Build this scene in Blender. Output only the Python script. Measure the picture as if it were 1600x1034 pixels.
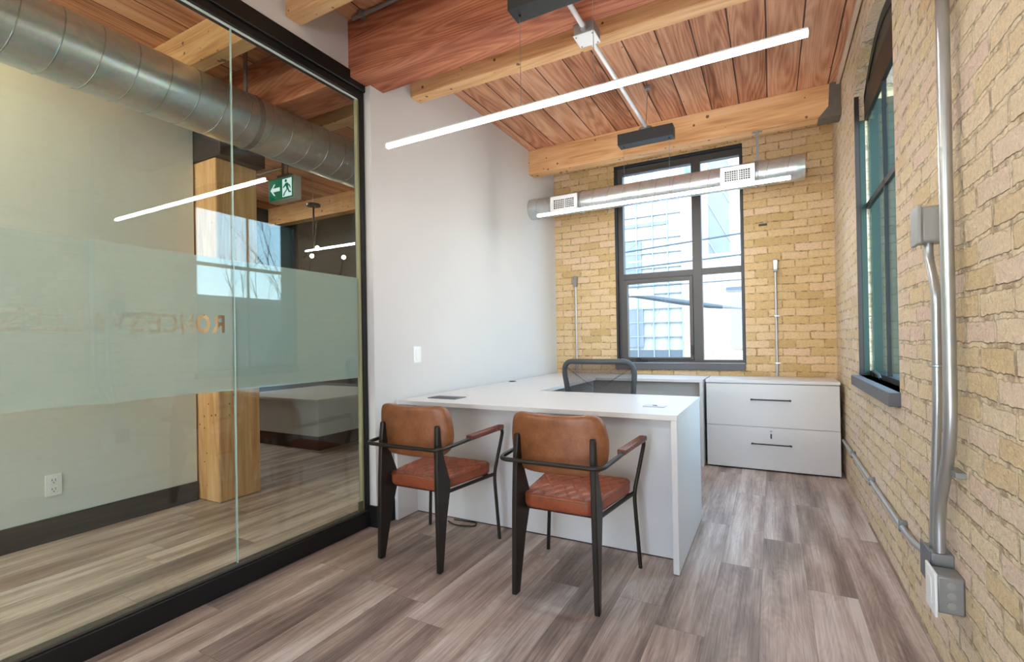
import bpy, bmesh, math, random
from mathutils import Vector, Matrix

random.seed(7)
for o in list(bpy.data.objects):
    bpy.data.objects.remove(o, do_unlink=True)
scene = bpy.context.scene
COL = scene.collection
PI = math.pi

# ------------------------------------------------------------------ camera
cam_data = bpy.data.cameras.new('camera')
cam = bpy.data.objects.new('camera', cam_data)
COL.objects.link(cam)
cam_data.sensor_fit = 'HORIZONTAL'
cam_data.sensor_width = 36.0
cam_data.lens = 756.145 / 1600 * 36
cam_data.shift_y = 11.5 / 1600
cam_data.clip_start = 0.02
cam_data.clip_end = 200
R_ = Vector((0.8808249, 0.4731355, -0.0170364))
D_ = Vector((-0.0175920, -0.0032510, -0.9998400))
F_ = Vector((-0.4731152, 0.8809836, 0.0054598))
cam.matrix_world = Matrix(((R_.x, -D_.x, -F_.x, 0.0),
                           (R_.y, -D_.y, -F_.y, 0.0),
                           (R_.z, -D_.z, -F_.z, 1.12),
                           (0, 0, 0, 1)))
scene.camera = cam

# ------------------------------------------------------------------ world / exposure
world = bpy.data.worlds.new('sky')
scene.world = world
world.use_nodes = True
wn = world.node_tree.nodes
wl = world.node_tree.links
wn.clear()
w_out = wn.new('ShaderNodeOutputWorld')
w_bg = wn.new('ShaderNodeBackground')
w_tc = wn.new('ShaderNodeTexCoord')
w_sep = wn.new('ShaderNodeSeparateXYZ')
w_ramp = wn.new('ShaderNodeValToRGB')
w_noise = wn.new('ShaderNodeTexNoise')
w_mix = wn.new('ShaderNodeMixRGB')
w_nr = wn.new('ShaderNodeValToRGB')
wl.new(w_tc.outputs['Generated'], w_sep.inputs[0])
wl.new(w_sep.outputs['Z'], w_ramp.inputs[0])
w_ramp.color_ramp.elements[0].position = 0.0
w_ramp.color_ramp.elements[0].color = (0.90, 0.95, 1.0, 1)
w_ramp.color_ramp.elements[1].position = 0.5
w_e = w_ramp.color_ramp.elements.new(0.16)
w_e.color = (0.60, 0.78, 1.0, 1)
w_ramp.color_ramp.elements[2].color = (0.42, 0.66, 1.0, 1)
w_noise.inputs['Scale'].default_value = 2.2
w_noise.inputs['Detail'].default_value = 6
wl.new(w_tc.outputs['Generated'], w_noise.inputs['Vector'])
wl.new(w_noise.outputs['Fac'], w_nr.inputs[0])
w_nr.color_ramp.elements[0].position = 0.52
w_nr.color_ramp.elements[0].color = (0, 0, 0, 1)
w_nr.color_ramp.elements[1].position = 0.75
w_nr.color_ramp.elements[1].color = (0.8, 0.8, 0.8, 1)
wl.new(w_nr.outputs[0], w_mix.inputs[0])
wl.new(w_ramp.outputs[0], w_mix.inputs[1])
w_mix.inputs[2].default_value = (0.95, 0.97, 1.0, 1)
wl.new(w_mix.outputs[0], w_bg.inputs['Color'])
w_bg.inputs['Strength'].default_value = 4.2
wl.new(w_bg.outputs[0], w_out.inputs[0])

scene.view_settings.view_transform = 'Standard'
scene.view_settings.look = 'None'
scene.view_settings.gamma = 1.0
scene.view_settings.use_curve_mapping = False
scene.view_settings.exposure = 1.55
LED_STRENGTH = 26.0


# ------------------------------------------------------------------ material helpers
def lin(r, g, b):
    def f(c):
        c /= 255.0
        return c / 12.92 if c <= 0.04045 else ((c + 0.055) / 1.055) ** 2.4
    return (f(r), f(g), f(b), 1.0)


class NT:
    def __init__(self, name):
        self.m = bpy.data.materials.new(name)
        self.m.use_nodes = True
        self.t = self.m.node_tree
        self.t.nodes.clear()
        self.out = self.t.nodes.new('ShaderNodeOutputMaterial')

    def n(self, typ, **kw):
        nd = self.t.nodes.new(typ)
        for k, v in kw.items():
            setattr(nd, k, v)
        return nd

    def link(self, a, b):
        self.t.links.new(a, b)

    def val(self, sock, v):
        if hasattr(v, 'links') or hasattr(v, 'is_linked'):
            self.link(v, sock)
        else:
            sock.default_value = v

    def math(self, op, a, b=0.0, c=None, clamp=False):
        nd = self.n('ShaderNodeMath', operation=op, use_clamp=clamp)
        self.val(nd.inputs[0], a)
        self.val(nd.inputs[1], b)
        if c is not None:
            self.val(nd.inputs[2], c)
        return nd.outputs[0]

    def mix(self, fac, a, b, typ='MIX'):
        nd = self.n('ShaderNodeMixRGB', blend_type=typ)
        self.val(nd.inputs[0], fac)
        self.val(nd.inputs[1], a)
        self.val(nd.inputs[2], b)
        return nd.outputs[0]

    def ramp(self, fac, stops, interp='LINEAR'):
        nd = self.n('ShaderNodeValToRGB')
        cr = nd.color_ramp
        cr.interpolation = interp
        while len(cr.elements) < len(stops):
            cr.elements.new(0.5)
        for e, (p, c) in zip(cr.elements, stops):
            e.position = p
            e.color = c if len(c) == 4 else (*c, 1)
        self.val(nd.inputs[0], fac)
        return nd.outputs[0]

    def noise(self, vec, scale, detail=2.0, rough=0.5, dist=0.0):
        nd = self.n('ShaderNodeTexNoise')
        if vec is not None:
            self.link(vec, nd.inputs['Vector'])
        nd.inputs['Scale'].default_value = scale
        nd.inputs['Detail'].default_value = detail
        nd.inputs['Roughness'].default_value = rough
        nd.inputs['Distortion'].default_value = dist
        return nd.outputs['Fac']

    def sep(self, vec):
        nd = self.n('ShaderNodeSeparateXYZ')
        self.link(vec, nd.inputs[0])
        return nd.outputs

    def comb(self, x, y, z):
        nd = self.n('ShaderNodeCombineXYZ')
        for s, v in zip(nd.inputs, (x, y, z)):
            self.val(s, v)
        return nd.outputs[0]

    def pos(self):
        return self.n('ShaderNodeNewGeometry').outputs['Position']

    def objc(self):
        return self.n('ShaderNodeTexCoord').outputs['Object']

    def white(self, vec):
        nd = self.n('ShaderNodeTexWhiteNoise', noise_dimensions='3D')
        self.link(vec, nd.inputs['Vector'])
        return nd.outputs['Value']

    def bump(self, height, strength=0.3, distance=0.005, normal=None):
        nd = self.n('ShaderNodeBump')
        nd.inputs['Strength'].default_value = strength
        nd.inputs['Distance'].default_value = distance
        self.link(height, nd.inputs['Height'])
        if normal is not None:
            self.link(normal, nd.inputs['Normal'])
        return nd.outputs[0]

    def bsdf(self, color, rough=0.5, metal=0.0, normal=None, spec=0.5, coat=0.0):
        b = self.n('ShaderNodeBsdfPrincipled')
        self.val(b.inputs['Base Color'], color)
        self.val(b.inputs['Roughness'], rough)
        self.val(b.inputs['Metallic'], metal)
        b.inputs['Specular IOR Level'].default_value = spec
        b.inputs['Coat Weight'].default_value = coat
        if normal is not None:
            self.link(normal, b.inputs['Normal'])
        self.link(b.outputs[0], self.out.inputs[0])
        return b


def mat(name, rgb, rough=0.5, metal=0.0, var=0.06, nscale=30.0, bump=0.0, spec=0.5, coat=0.0):
    """plain painted / plastic / metal surface with slight procedural variation"""
    k = NT(name)
    c = lin(*rgb)
    v = k.noise(k.pos(), nscale, 4)
    col = k.mix(v, tuple(x * (1 - var) for x in c[:3]) + (1,), tuple(min(1, x * (1 + var)) for x in c[:3]) + (1,))
    nrm = k.bump(k.noise(k.pos(), nscale * 12, 3), bump, 0.002) if bump else None
    k.bsdf(col, rough, metal, nrm, spec, coat)
    return k.m


def emat(name, rgb, strength):
    k = NT(name)
    e = k.n('ShaderNodeEmission')
    e.inputs[0].default_value = lin(*rgb)
    e.inputs[1].default_value = strength
    k.link(e.outputs[0], k.out.inputs[0])
    return k.m


def brick_mat(name, stops, mortar, crack, rough_amt=0.3, rubble=0.0):
    k = NT(name)
    p = k.pos()
    s = k.sep(p)
    u = k.math('ADD', s[0], s[1])
    d1 = k.math('MULTIPLY', k.math('SUBTRACT', k.noise(p, 5.5, 3), 0.5), 0.026)
    d2 = k.math('MULTIPLY', k.math('SUBTRACT', k.noise(p, 38, 2), 0.5), 0.008 + 0.008 * rubble)
    dd = k.math('ADD', d1, d2)
    vec = k.comb(k.math('ADD', u, dd), k.math('ADD', s[2], dd), 0.0)

    def br(ms):
        b = k.n('ShaderNodeTexBrick')
        b.offset = 0.5
        b.inputs['Scale'].default_value = 1.0
        b.inputs['Color1'].default_value = (0, 0, 0, 1)
        b.inputs['Color2'].default_value = (1, 1, 1, 1)
        b.inputs['Mortar'].default_value = (0.5, 0.5, 0.5, 1)
        b.inputs['Mortar Size'].default_value = ms
        b.inputs['Mortar Smooth'].default_value = 0.35
        b.inputs['Bias'].default_value = 0.0
        b.inputs['Brick Width'].default_value = 0.214
        b.inputs['Row Height'].default_value = 0.0725
        k.link(vec, b.inputs['Vector'])
        return b
    b = br(0.0065 + 0.004 * rubble)
    rnd = b.outputs['Color']
    fac = b.outputs['Fac']
    col = k.ramp(rnd, stops)
    big = k.noise(p, 1.6, 4)
    col = k.mix(k.math('MULTIPLY', big, 0.35), col, k.ramp(big, [(0.35, stops[0][1]), (0.65, stops[-1][1])]))
    fine = k.noise(p, 90, 5, 0.65)
    col = k.mix(0.55 - 0.25 * rubble, col, k.ramp(fine, [(0.25, (0.55, 0.55, 0.55)), (0.55, (1, 1, 1)), (0.8, (1.25, 1.22, 1.15))]), 'MULTIPLY')
    # pits and stains
    vo = k.n('ShaderNodeTexVoronoi')
    vo.inputs['Scale'].default_value = 17
    k.link(p, vo.inputs['Vector'])
    spot = k.math('LESS_THAN', vo.outputs['Distance'], k.math('MULTIPLY', k.math('SUBTRACT', k.noise(p, 9, 2), 0.42), 0.35))
    col = k.mix(k.math('MULTIPLY', spot, 0.55), col, lin(*crack))
    # mortar: light with dark open cracks along it
    crk = k.ramp(k.noise(p, 21, 4, 0.7), [(0.45, (0, 0, 0)), (0.62, (1, 1, 1))])
    mcol = k.mix(k.math('MULTIPLY', crk, 0.75 - 0.22 * rubble), lin(*mortar), lin(*crack))
    col = k.mix(fac, col, mcol)
    h = k.math('SUBTRACT', 1.0, fac)
    lump = k.noise(p, 26, 5, 0.65)
    h2 = k.math('ADD', k.math('MULTIPLY', h, 1.0), k.math('MULTIPLY', lump, 0.7 + 1.6 * rubble))
    h2 = k.math('ADD', h2, k.math('MULTIPLY', fine, 0.25 + 0.5 * rubble))
    h2 = k.math('SUBTRACT', h2, k.math('MULTIPLY', spot, 0.4))
    nrm = k.bump(h2, rough_amt, 0.012 + 0.010 * rubble)
    k.bsdf(col, 0.9, 0, nrm, 0.2)
    return k.m


def wood_mat(name, axis, stops, grain=1.0, plank=None, ring_amt=0.17, holes=0.0, groove=(40, 18, 10), rough=0.6, knots=True, scale=1.0, spec=0.3, seam_w=0.012):
    """timber running along `axis` ('X','Y','Z'); plank = board width across for boarded surfaces"""
    k = NT(name)
    p = k.pos()
    s = k.sep(p)
    if axis == 'X':
        L, A, B = s[0], s[1], s[2]
    elif axis == 'Y':
        L, A, B = s[1], s[0], s[2]
    else:
        L, A, B = s[2], s[0], s[1]
    idn = None
    if plank:
        row = k.math('FLOOR', k.math('DIVIDE', A, plank))
        idn = k.white(k.comb(row, 3.3, 1.7))
        L2 = k.math('ADD', L, k.math('MULTIPLY', idn, 37.0))
        A2 = k.math('ADD', A, k.math('MULTIPLY', idn, 11.0))
    else:
        L2, A2 = L, A
    v = k.comb(k.math('MULTIPLY', L2, 1.1 * scale), k.math('MULTIPLY', A2, 9.0 * scale), k.math('MULTIPLY', B, 9.0 * scale))
    warp = k.noise(v, 1.0, 3, 0.55)
    v2 = k.comb(k.math('MULTIPLY', L2, 0.42 * scale), k.math('MULTIPLY', A2, 4.2 * scale), k.math('MULTIPLY', B, 4.2 * scale))
    ringn = k.noise(v2, 1.0, 1.5, 0.5)
    ring = k.math('SINE', k.math('MULTIPLY', ringn, 190.0 * grain))
    ring = k.math('MULTIPLY_ADD', ring, 0.5, 0.5)
    fine = k.noise(k.comb(k.math('MULTIPLY', L2, 4), k.math('MULTIPLY', A2, 160), k.math('MULTIPLY', B, 160)), 1.0, 3)
    t = k.math('ADD', k.math('MULTIPLY', warp, 0.55), k.math('MULTIPLY_ADD', ring, ring_amt, (0.17 - ring_amt) * 0.5))
    t = k.math('ADD', t, k.math('MULTIPLY', fine, 0.28))
    if idn is not None:
        t = k.math('ADD', t, k.math('MULTIPLY', k.math('SUBTRACT', idn, 0.5), 0.16))
    col = k.ramp(t, stops)
    if knots:
        vo = k.n('ShaderNodeTexVoronoi')
        vo.inputs['Scale'].default_value = 11
        k.link(k.comb(L2, A2, B), vo.inputs['Vector'])
        thr = k.math('MULTIPLY', k.math('SUBTRACT', k.noise(p, 3.0, 1), 0.47), 0.42)
        kn = k.math('LESS_THAN', vo.outputs['Distance'], thr)
        col = k.mix(k.math('MULTIPLY', kn, 0.75), col, lin(*groove))
    if holes:
        vh = k.n('ShaderNodeTexVoronoi')
        vh.inputs['Scale'].default_value = 15
        k.link(p, vh.inputs['Vector'])
        hr = k.math('MULTIPLY', k.math('SUBTRACT', k.noise(p, 4.0, 2), 0.36), holes)
        ho = k.math('LESS_THAN', vh.outputs['Distance'], hr)
        col = k.mix(k.math('MULTIPLY', ho, 0.8), col, lin(70, 40, 20))
    hgt = k.math('ADD', k.math('MULTIPLY', ring, 0.5), fine)
    if plank:
        fr = k.math('FRACT', k.math('DIVIDE', A, plank))
        edge = k.math('MINIMUM', fr, k.math('SUBTRACT', 1.0, fr))
        wv = k.math('MULTIPLY_ADD', k.noise(k.comb(L, row, 0.0), 2.5, 2), seam_w * 2.2, seam_w * 0.3)
        seam = k.math('LESS_THAN', edge, wv)
        col = k.mix(k.math('MULTIPLY', seam, 0.9), col, lin(*groove))
        hgt = k.math('SUBTRACT', hgt, k.math('MULTIPLY', seam, 3.0))
    nrm = k.bump(hgt, 0.25, 0.003)
    k.bsdf(col, rough, 0, nrm, spec)
    return k.m


def floor_mat(name):
    k = NT(name)
    p = k.pos()
    s = k.sep(p)
    W, LN = 0.182, 1.22
    xs = k.math('DIVIDE', k.math('ADD', s[0], 0.06), W)
    row = k.math('FLOOR', xs)
    off = k.white(k.comb(row, 5.1, 2.2))
    ys = k.math('ADD', k.math('DIVIDE', s[1], LN), off)
    cidx = k.math('FLOOR', ys)
    pid = k.white(k.comb(row, cidx, 7.7))
    L2 = k.math('ADD', s[1], k.math('MULTIPLY', pid, 53.0))
    A2 = k.math('ADD', s[0], k.math('MULTIPLY', pid, 17.0))
    broad = k.noise(k.comb(k.math('MULTIPLY', L2, 0.9), k.math('MULTIPLY', A2, 11), 0.0), 1.0, 3, 0.6)
    ringn = k.noise(k.comb(k.math('MULTIPLY', L2, 0.8), k.math('MULTIPLY', A2, 4.5), 0.0), 1.0, 2)
    ring = k.math('MULTIPLY_ADD', k.math('SINE', k.math('MULTIPLY', ringn, 230.0)), 0.5, 0.5)
    fine = k.noise(k.comb(k.math('MULTIPLY', L2, 3), k.math('MULTIPLY', A2, 120), 0.0), 1.0, 5, 0.65)
    blot = k.noise(k.comb(k.math('MULTIPLY', L2, 2.2), k.math('MULTIPLY', A2, 6), 0.0), 1.0, 4, 0.6)
    t = k.math('ADD', k.math('MULTIPLY', broad, 0.50), k.math('MULTIPLY', fine, 0.30))
    t = k.math('ADD', t, k.math('MULTIPLY', ring, 0.022))
    t = k.math('ADD', t, k.math('MULTIPLY', blot, 0.22))
    t = k.math('ADD', t, k.math('MULTIPLY', k.math('SUBTRACT', pid, 0.5), 0.12))
    col = k.ramp(t, [(0.36, lin(78, 61, 53)), (0.45, lin(132, 111, 100)), (0.53, lin(172, 151, 139)), (0.64, lin(216, 202, 192))])
    tint = k.white(k.comb(cidx, row, 1.3))
    col = k.mix(0.18, col, k.ramp(tint, [(0, lin(178, 152, 138)), (0.5, lin(166, 157, 154)), (1, lin(188, 164, 146))]))
    # knots
    vo = k.n('ShaderNodeTexVoronoi')
    vo.inputs['Scale'].default_value = 2.6
    k.link(k.comb(k.math('MULTIPLY', A2, 2.2), L2, 0.0), vo.inputs['Vector'])
    kn = k.ramp(vo.outputs['Distance'], [(0.0, (1, 1, 1)), (0.05, (0.6, 0.6, 0.6)), (0.13, (0, 0, 0))])
    kn = k.math('MULTIPLY', kn, k.math('GREATER_THAN', blot, 0.54))
    col = k.mix(k.math('MULTIPLY', kn, 0.7), col, lin(70, 54, 46))
    fx = k.math('FRACT', xs)
    ex = k.math('MINIMUM', fx, k.math('SUBTRACT', 1.0, fx))
    fy = k.math('FRACT', ys)
    ey = k.math('MINIMUM', fy, k.math('SUBTRACT', 1.0, fy))
    seam = k.math('MAXIMUM', k.math('LESS_THAN', ex, 0.006), k.math('LESS_THAN', ey, 0.0011))
    col = k.mix(k.math('MULTIPLY', seam, 0.45), col, lin(75, 62, 55))
    h = k.math('ADD', k.math('MULTIPLY', fine, 1.0), k.math('MULTIPLY', ring, 0.25))
    h = k.math('SUBTRACT', h, k.math('MULTIPLY', seam, 2.0))
    nrm = k.bump(h, 0.28, 0.0018)
    rg = k.math('MULTIPLY_ADD', fine, 0.22, 0.27)
    k.bsdf(col, rg, 0, nrm, 0.45)
    return k.m


def duct_mat(name, rgb=(214, 218, 218)):
    k = NT(name)
    p = k.pos()
    v = k.noise(p, 6, 4, 0.6)
    vo = k.n('ShaderNodeTexVoronoi')
    vo.inputs['Scale'].default_value = 45
    k.link(p, vo.inputs['Vector'])
    c = lin(*rgb)
    col = k.mix(v, tuple(x * 0.72 for x in c[:3]) + (1,), c)
    col = k.mix(0.12, col, vo.outputs['Color'], 'OVERLAY')
    rg = k.math('MULTIPLY_ADD', v, 0.18, 0.24)
    nrm = k.bump(k.noise(p, 14, 2), 0.08, 0.01)
    k.bsdf(col, rg, 0.78, nrm)
    return k.m


def glass_mat(name, tint, ior=1.45, rough=0.0):
    k = NT(name)
    tr = k.n('ShaderNodeBsdfTransparent')
    tr.inputs[0].default_value = tint
    gl = k.n('ShaderNodeBsdfGlossy')
    gl.inputs['Roughness'].default_value = rough
    gl.inputs['Color'].default_value = (1, 1, 1, 1)
    fr = k.n('ShaderNodeFresnel')
    bf = k.n('ShaderNodeNewGeometry').outputs['Backfacing']
    k.link(k.math('ADD', k.math('MULTIPLY', bf, 1.0 / ior - ior), ior), fr.inputs['IOR'])
    mx = k.n('ShaderNodeMixShader')
    k.link(fr.outputs[0], mx.inputs[0])
    k.link(tr.outputs[0], mx.inputs[1])
    k.link(gl.outputs[0], mx.inputs[2])
    k.link(mx.outputs[0], k.out.inputs[0])
    return k.m


def frost_mat(name):
    k = NT(name)
    df = k.n('ShaderNodeBsdfDiffuse')
    df.inputs[0].default_value = lin(202, 206, 200)
    tl = k.n('ShaderNodeBsdfTranslucent')
    tl.inputs[0].default_value = lin(196, 202, 196)
    tr = k.n('ShaderNodeBsdfTransparent')
    tr.inputs[0].default_value = (0.9, 0.93, 0.9, 1)
    m1 = k.n('ShaderNodeMixShader')
    m1.inputs[0].default_value = 0.55
    k.link(df.outputs[0], m1.inputs[1])
    k.link(tl.outputs[0], m1.inputs[2])
    m2 = k.n('ShaderNodeMixShader')
    m2.inputs[0].default_value = 0.07
    k.link(m1.outputs[0], m2.inputs[1])
    k.link(tr.outputs[0], m2.inputs[2])
    k.link(m2.outputs[0], k.out.inputs[0])
    return k.m


def mesh_fabric_mat(name):
    k = NT(name)
    o = k.objc()
    s = k.sep(o)
    a = k.math('ABSOLUTE', k.math('SINE', k.math('MULTIPLY', k.math('ADD', s[0], s[2]), 420)))
    b = k.math('ABSOLUTE', k.math('SINE', k.math('MULTIPLY', k.math('SUBTRACT', s[0], s[2]), 420)))
    hole = k.math('MULTIPLY', k.math('GREATER_THAN', a, 0.5), k.math('GREATER_THAN', b, 0.5))
    df = k.n('ShaderNodeBsdfDiffuse')
    df.inputs[0].default_value = lin(72, 66, 70)
    tr = k.n('ShaderNodeBsdfTransparent')
    mx = k.n('ShaderNodeMixShader')
    k.link(k.math('MULTIPLY', hole, 0.85), mx.inputs[0])
    k.link(df.outputs[0], mx.inputs[1])
    k.link(tr.outputs[0], mx.inputs[2])
    k.link(mx.outputs[0], k.out.inputs[0])
    return k.m


def leather_mat(name, a, b, c, rough=0.36):
    k = NT(name)
    o = k.objc()
    n1 = k.noise(o, 7, 4, 0.6)
    n2 = k.noise(o, 160, 3, 0.6)
    t = k.math('ADD', k.math('MULTIPLY', n1, 0.75), k.math('MULTIPLY', n2, 0.25))
    col = k.ramp(t, [(0.32, lin(*a)), (0.5, lin(*b)), (0.68, lin(*c))])
    nrm = k.bump(n2, 0.12, 0.001)
    k.bsdf(col, k.math('MULTIPLY_ADD', n1, 0.2, rough - 0.1), 0, nrm, 0.5)
    return k.m


M = {}
M['white_wall'] = mat('white wall paint', (206, 202, 198), 0.75, var=0.015, nscale=4, bump=0.03)
M['hall_wall'] = mat('hall wall paint', (212, 213, 208), 0.75, var=0.015, nscale=4, bump=0.03)
M['dark_wall'] = mat('dark brown hall wall', (74, 68, 62), 0.8, var=0.2, nscale=2)
M['brick_back'] = brick_mat('yellow brick', [(0.0, lin(202, 168, 116)), (0.25, lin(216, 184, 132)), (0.5, lin(226, 196, 148)), (0.75, lin(226, 196, 154)), (1.0, lin(232, 202, 170))],
                            (206, 176, 132), (118, 92, 60), 0.45, 0.0)
M['brick_right'] = brick_mat('pale rough brick', [(0.0, lin(234, 206, 160)), (0.25, lin(244, 219, 176)), (0.5, lin(249, 227, 192)), (0.75, lin(248, 224, 198)), (1.0, lin(246, 216, 196))],
                             (246, 224, 190), (138, 104, 72), 1.0, 0.6)
M['floor'] = floor_mat('grey oak laminate')
M['ceiling'] = wood_mat('red fir planks', 'Y', [(0.28, lin(132, 78, 52)), (0.42, lin(184, 124, 92)), (0.55, lin(212, 156, 122)), (0.72, lin(228, 182, 150))], 0.8, 0.2055, ring_amt=0.10, seam_w=0.016)
PINE = [(0.30, lin(170, 118, 74)), (0.44, lin(212, 162, 112)), (0.56, lin(228, 184, 134)), (0.72, lin(238, 202, 158))]
REDD = [(0.30, lin(112, 56, 36)), (0.44, lin(158, 90, 62)), (0.56, lin(188, 118, 86)), (0.72, lin(208, 148, 114))]
M['pine_x'] = wood_mat('pine beam', 'X', PINE, 0.6, ring_amt=0.06, holes=0.75, knots=False)
M['pine_z'] = wood_mat('pine post', 'Z', PINE, 0.5, ring_amt=0.06, holes=0.5)
M['red_x'] = wood_mat('red fir beam', 'X', REDD, 1.1, knots=False, ring_amt=0.10)
M['black'] = mat('black aluminium', (30, 29, 28), 0.42, 0.3, 0.1, spec=0.4)
M['rail'] = mat('bottom channel', (96, 92, 84), 0.4, 0.6)
M['blackframe'] = mat('black window frame', (44, 46, 50), 0.4, 0.1)
M['greyframe'] = mat('charcoal window frame', (84, 80, 78), 0.45, 0.1)
M['sill'] = mat('slate grey sill', (92, 90, 94), 0.5)
M['base'] = mat('charcoal baseboard', (58, 54, 52), 0.4, 0, 0.1, 6)
M['white_lam'] = mat('white laminate', (214, 211, 208), 0.35, 0, 0.008)
M['shaded_panel'] = mat('shaded panel grey', (168, 166, 162), 0.6, 0, 0.02)  # grey tone carries the shade in the recess under the credenza top
M['white_plastic'] = mat('white plastic', (238, 238, 236), 0.35, 0, 0.01)
M['dark'] = mat('dark slot', (25, 25, 25), 0.6)
M['steel'] = mat('galvanised steel', (188, 190, 190), 0.34, 0.85, 0.08, 20)
M['steel_dull'] = mat('dull grey steel', (150, 150, 148), 0.45, 0.6, 0.08, 20)
M['grey_box'] = mat('grey painted box', (158, 156, 150), 0.45, 0.2, 0.04)
M['slate_plate'] = mat('slate cover plate', (112, 116, 122), 0.45, 0.4, 0.05)
M['charcoal'] = mat('charcoal metal', (58, 60, 62), 0.5, 0.3, 0.1)
M['white_metal'] = mat('white steel cover', (226, 228, 228), 0.35, 0.1, 0.02)
M['duct'] = duct_mat('spiral duct steel')
M['duct_dark'] = duct_mat('duct seam steel', (178, 182, 182))
M['glass'] = glass_mat('partition glass', (0.89, 0.95, 0.935, 1), 1.5)
M['glass_edge'] = mat('green glass edge', (186, 206, 196), 0.25, 0, 0.02)
M['pane'] = glass_mat('window pane', (0.97, 0.985, 0.98, 1), 1.3)
M['pane_teal'] = glass_mat('teal window pane', (0.80, 0.90, 0.89, 1), 1.06)
M['frost'] = frost_mat('frosted film')
M['leather'] = leather_mat('tan leather seat', (112, 50, 28), (146, 72, 42), (168, 94, 62), 0.36)
M['leather_back'] = leather_mat('tan leather back', (106, 60, 32), (134, 80, 44), (158, 102, 66), 0.42)
M['chair_metal'] = mat('black chair steel', (54, 48, 42), 0.42, 0.6, 0.12, 15)
M['arm_wood'] = wood_mat('walnut arm wood', 'Y', [(0.3, lin(70, 34, 24)), (0.5, lin(112, 60, 44)), (0.75, lin(150, 92, 72))], 1.0, knots=False, scale=4, rough=0.35, spec=0.5)
M['chair_plastic'] = mat('grey chair plastic', (70, 72, 76), 0.4)
M['mesh_fabric'] = mesh_fabric_mat('chair mesh')
M['fabric'] = mat('dark seat fabric', (48, 46, 48), 0.9, 0, 0.2, 200)
M['led'] = emat('led diffuser', (255, 253, 250), LED_STRENGTH)
M['bulb'] = emat('warm bulb', (255, 226, 180), 30)
M['fill_warm'] = emat('warm hall fill glow', (255, 228, 166), 20)  # glow of the added warm fill strip in the hall
M['fill_hall'] = emat('white hall fill glow', (255, 250, 240), 34)  # glow of the two added white hall fills
M['exit_green'] = emat('lit exit sign green', (18, 104, 74), 0.33)
M['exit_white'] = emat('lit exit sign white', (226, 238, 234), 0.36)
M['sign_case'] = mat('exit sign case', (226, 228, 222), 0.5, 0, 0.02)
M['teal'] = mat('teal painted reveal', (20, 46, 32), 0.6, 0, 0.3, 5)
M['pale_wall'] = mat('pale outside wall', (172, 176, 180), 0.8, 0, 0.05, 2)
M['ext_glass'] = mat('bright glazing', (176, 182, 186), 0.3, 0, 0.05, 2)
M['ext_grey'] = mat('grey cladding', (112, 118, 124), 0.7, 0, 0.06, 3)
M['ext_dark'] = mat('dark outside grey', (84, 90, 94), 0.7, 0, 0.1, 3)
M['mullion'] = mat('grey mullion', (134, 140, 144), 0.6)
M['cable'] = mat('grey cable', (72, 78, 82), 0.7)
M['bark'] = mat('bark', (120, 112, 106), 0.9, 0, 0.2, 20)
M['asphalt'] = mat('asphalt', (120, 120, 120), 0.9, 0, 0.1, 5)
M['ext_brick'] = brick_mat('pale pink brick', [(0.0, lin(184, 140, 118)), (0.5, lin(196, 158, 138)), (1.0, lin(188, 148, 122))], (196, 184, 176), (130, 110, 100), 0.2)
M['ext_cream'] = brick_mat('cream brick', [(0.0, lin(158, 144, 116)), (0.5, lin(172, 160, 136)), (1.0, lin(164, 146, 124))], (174, 170, 160), (96, 88, 74), 0.2)


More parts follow.
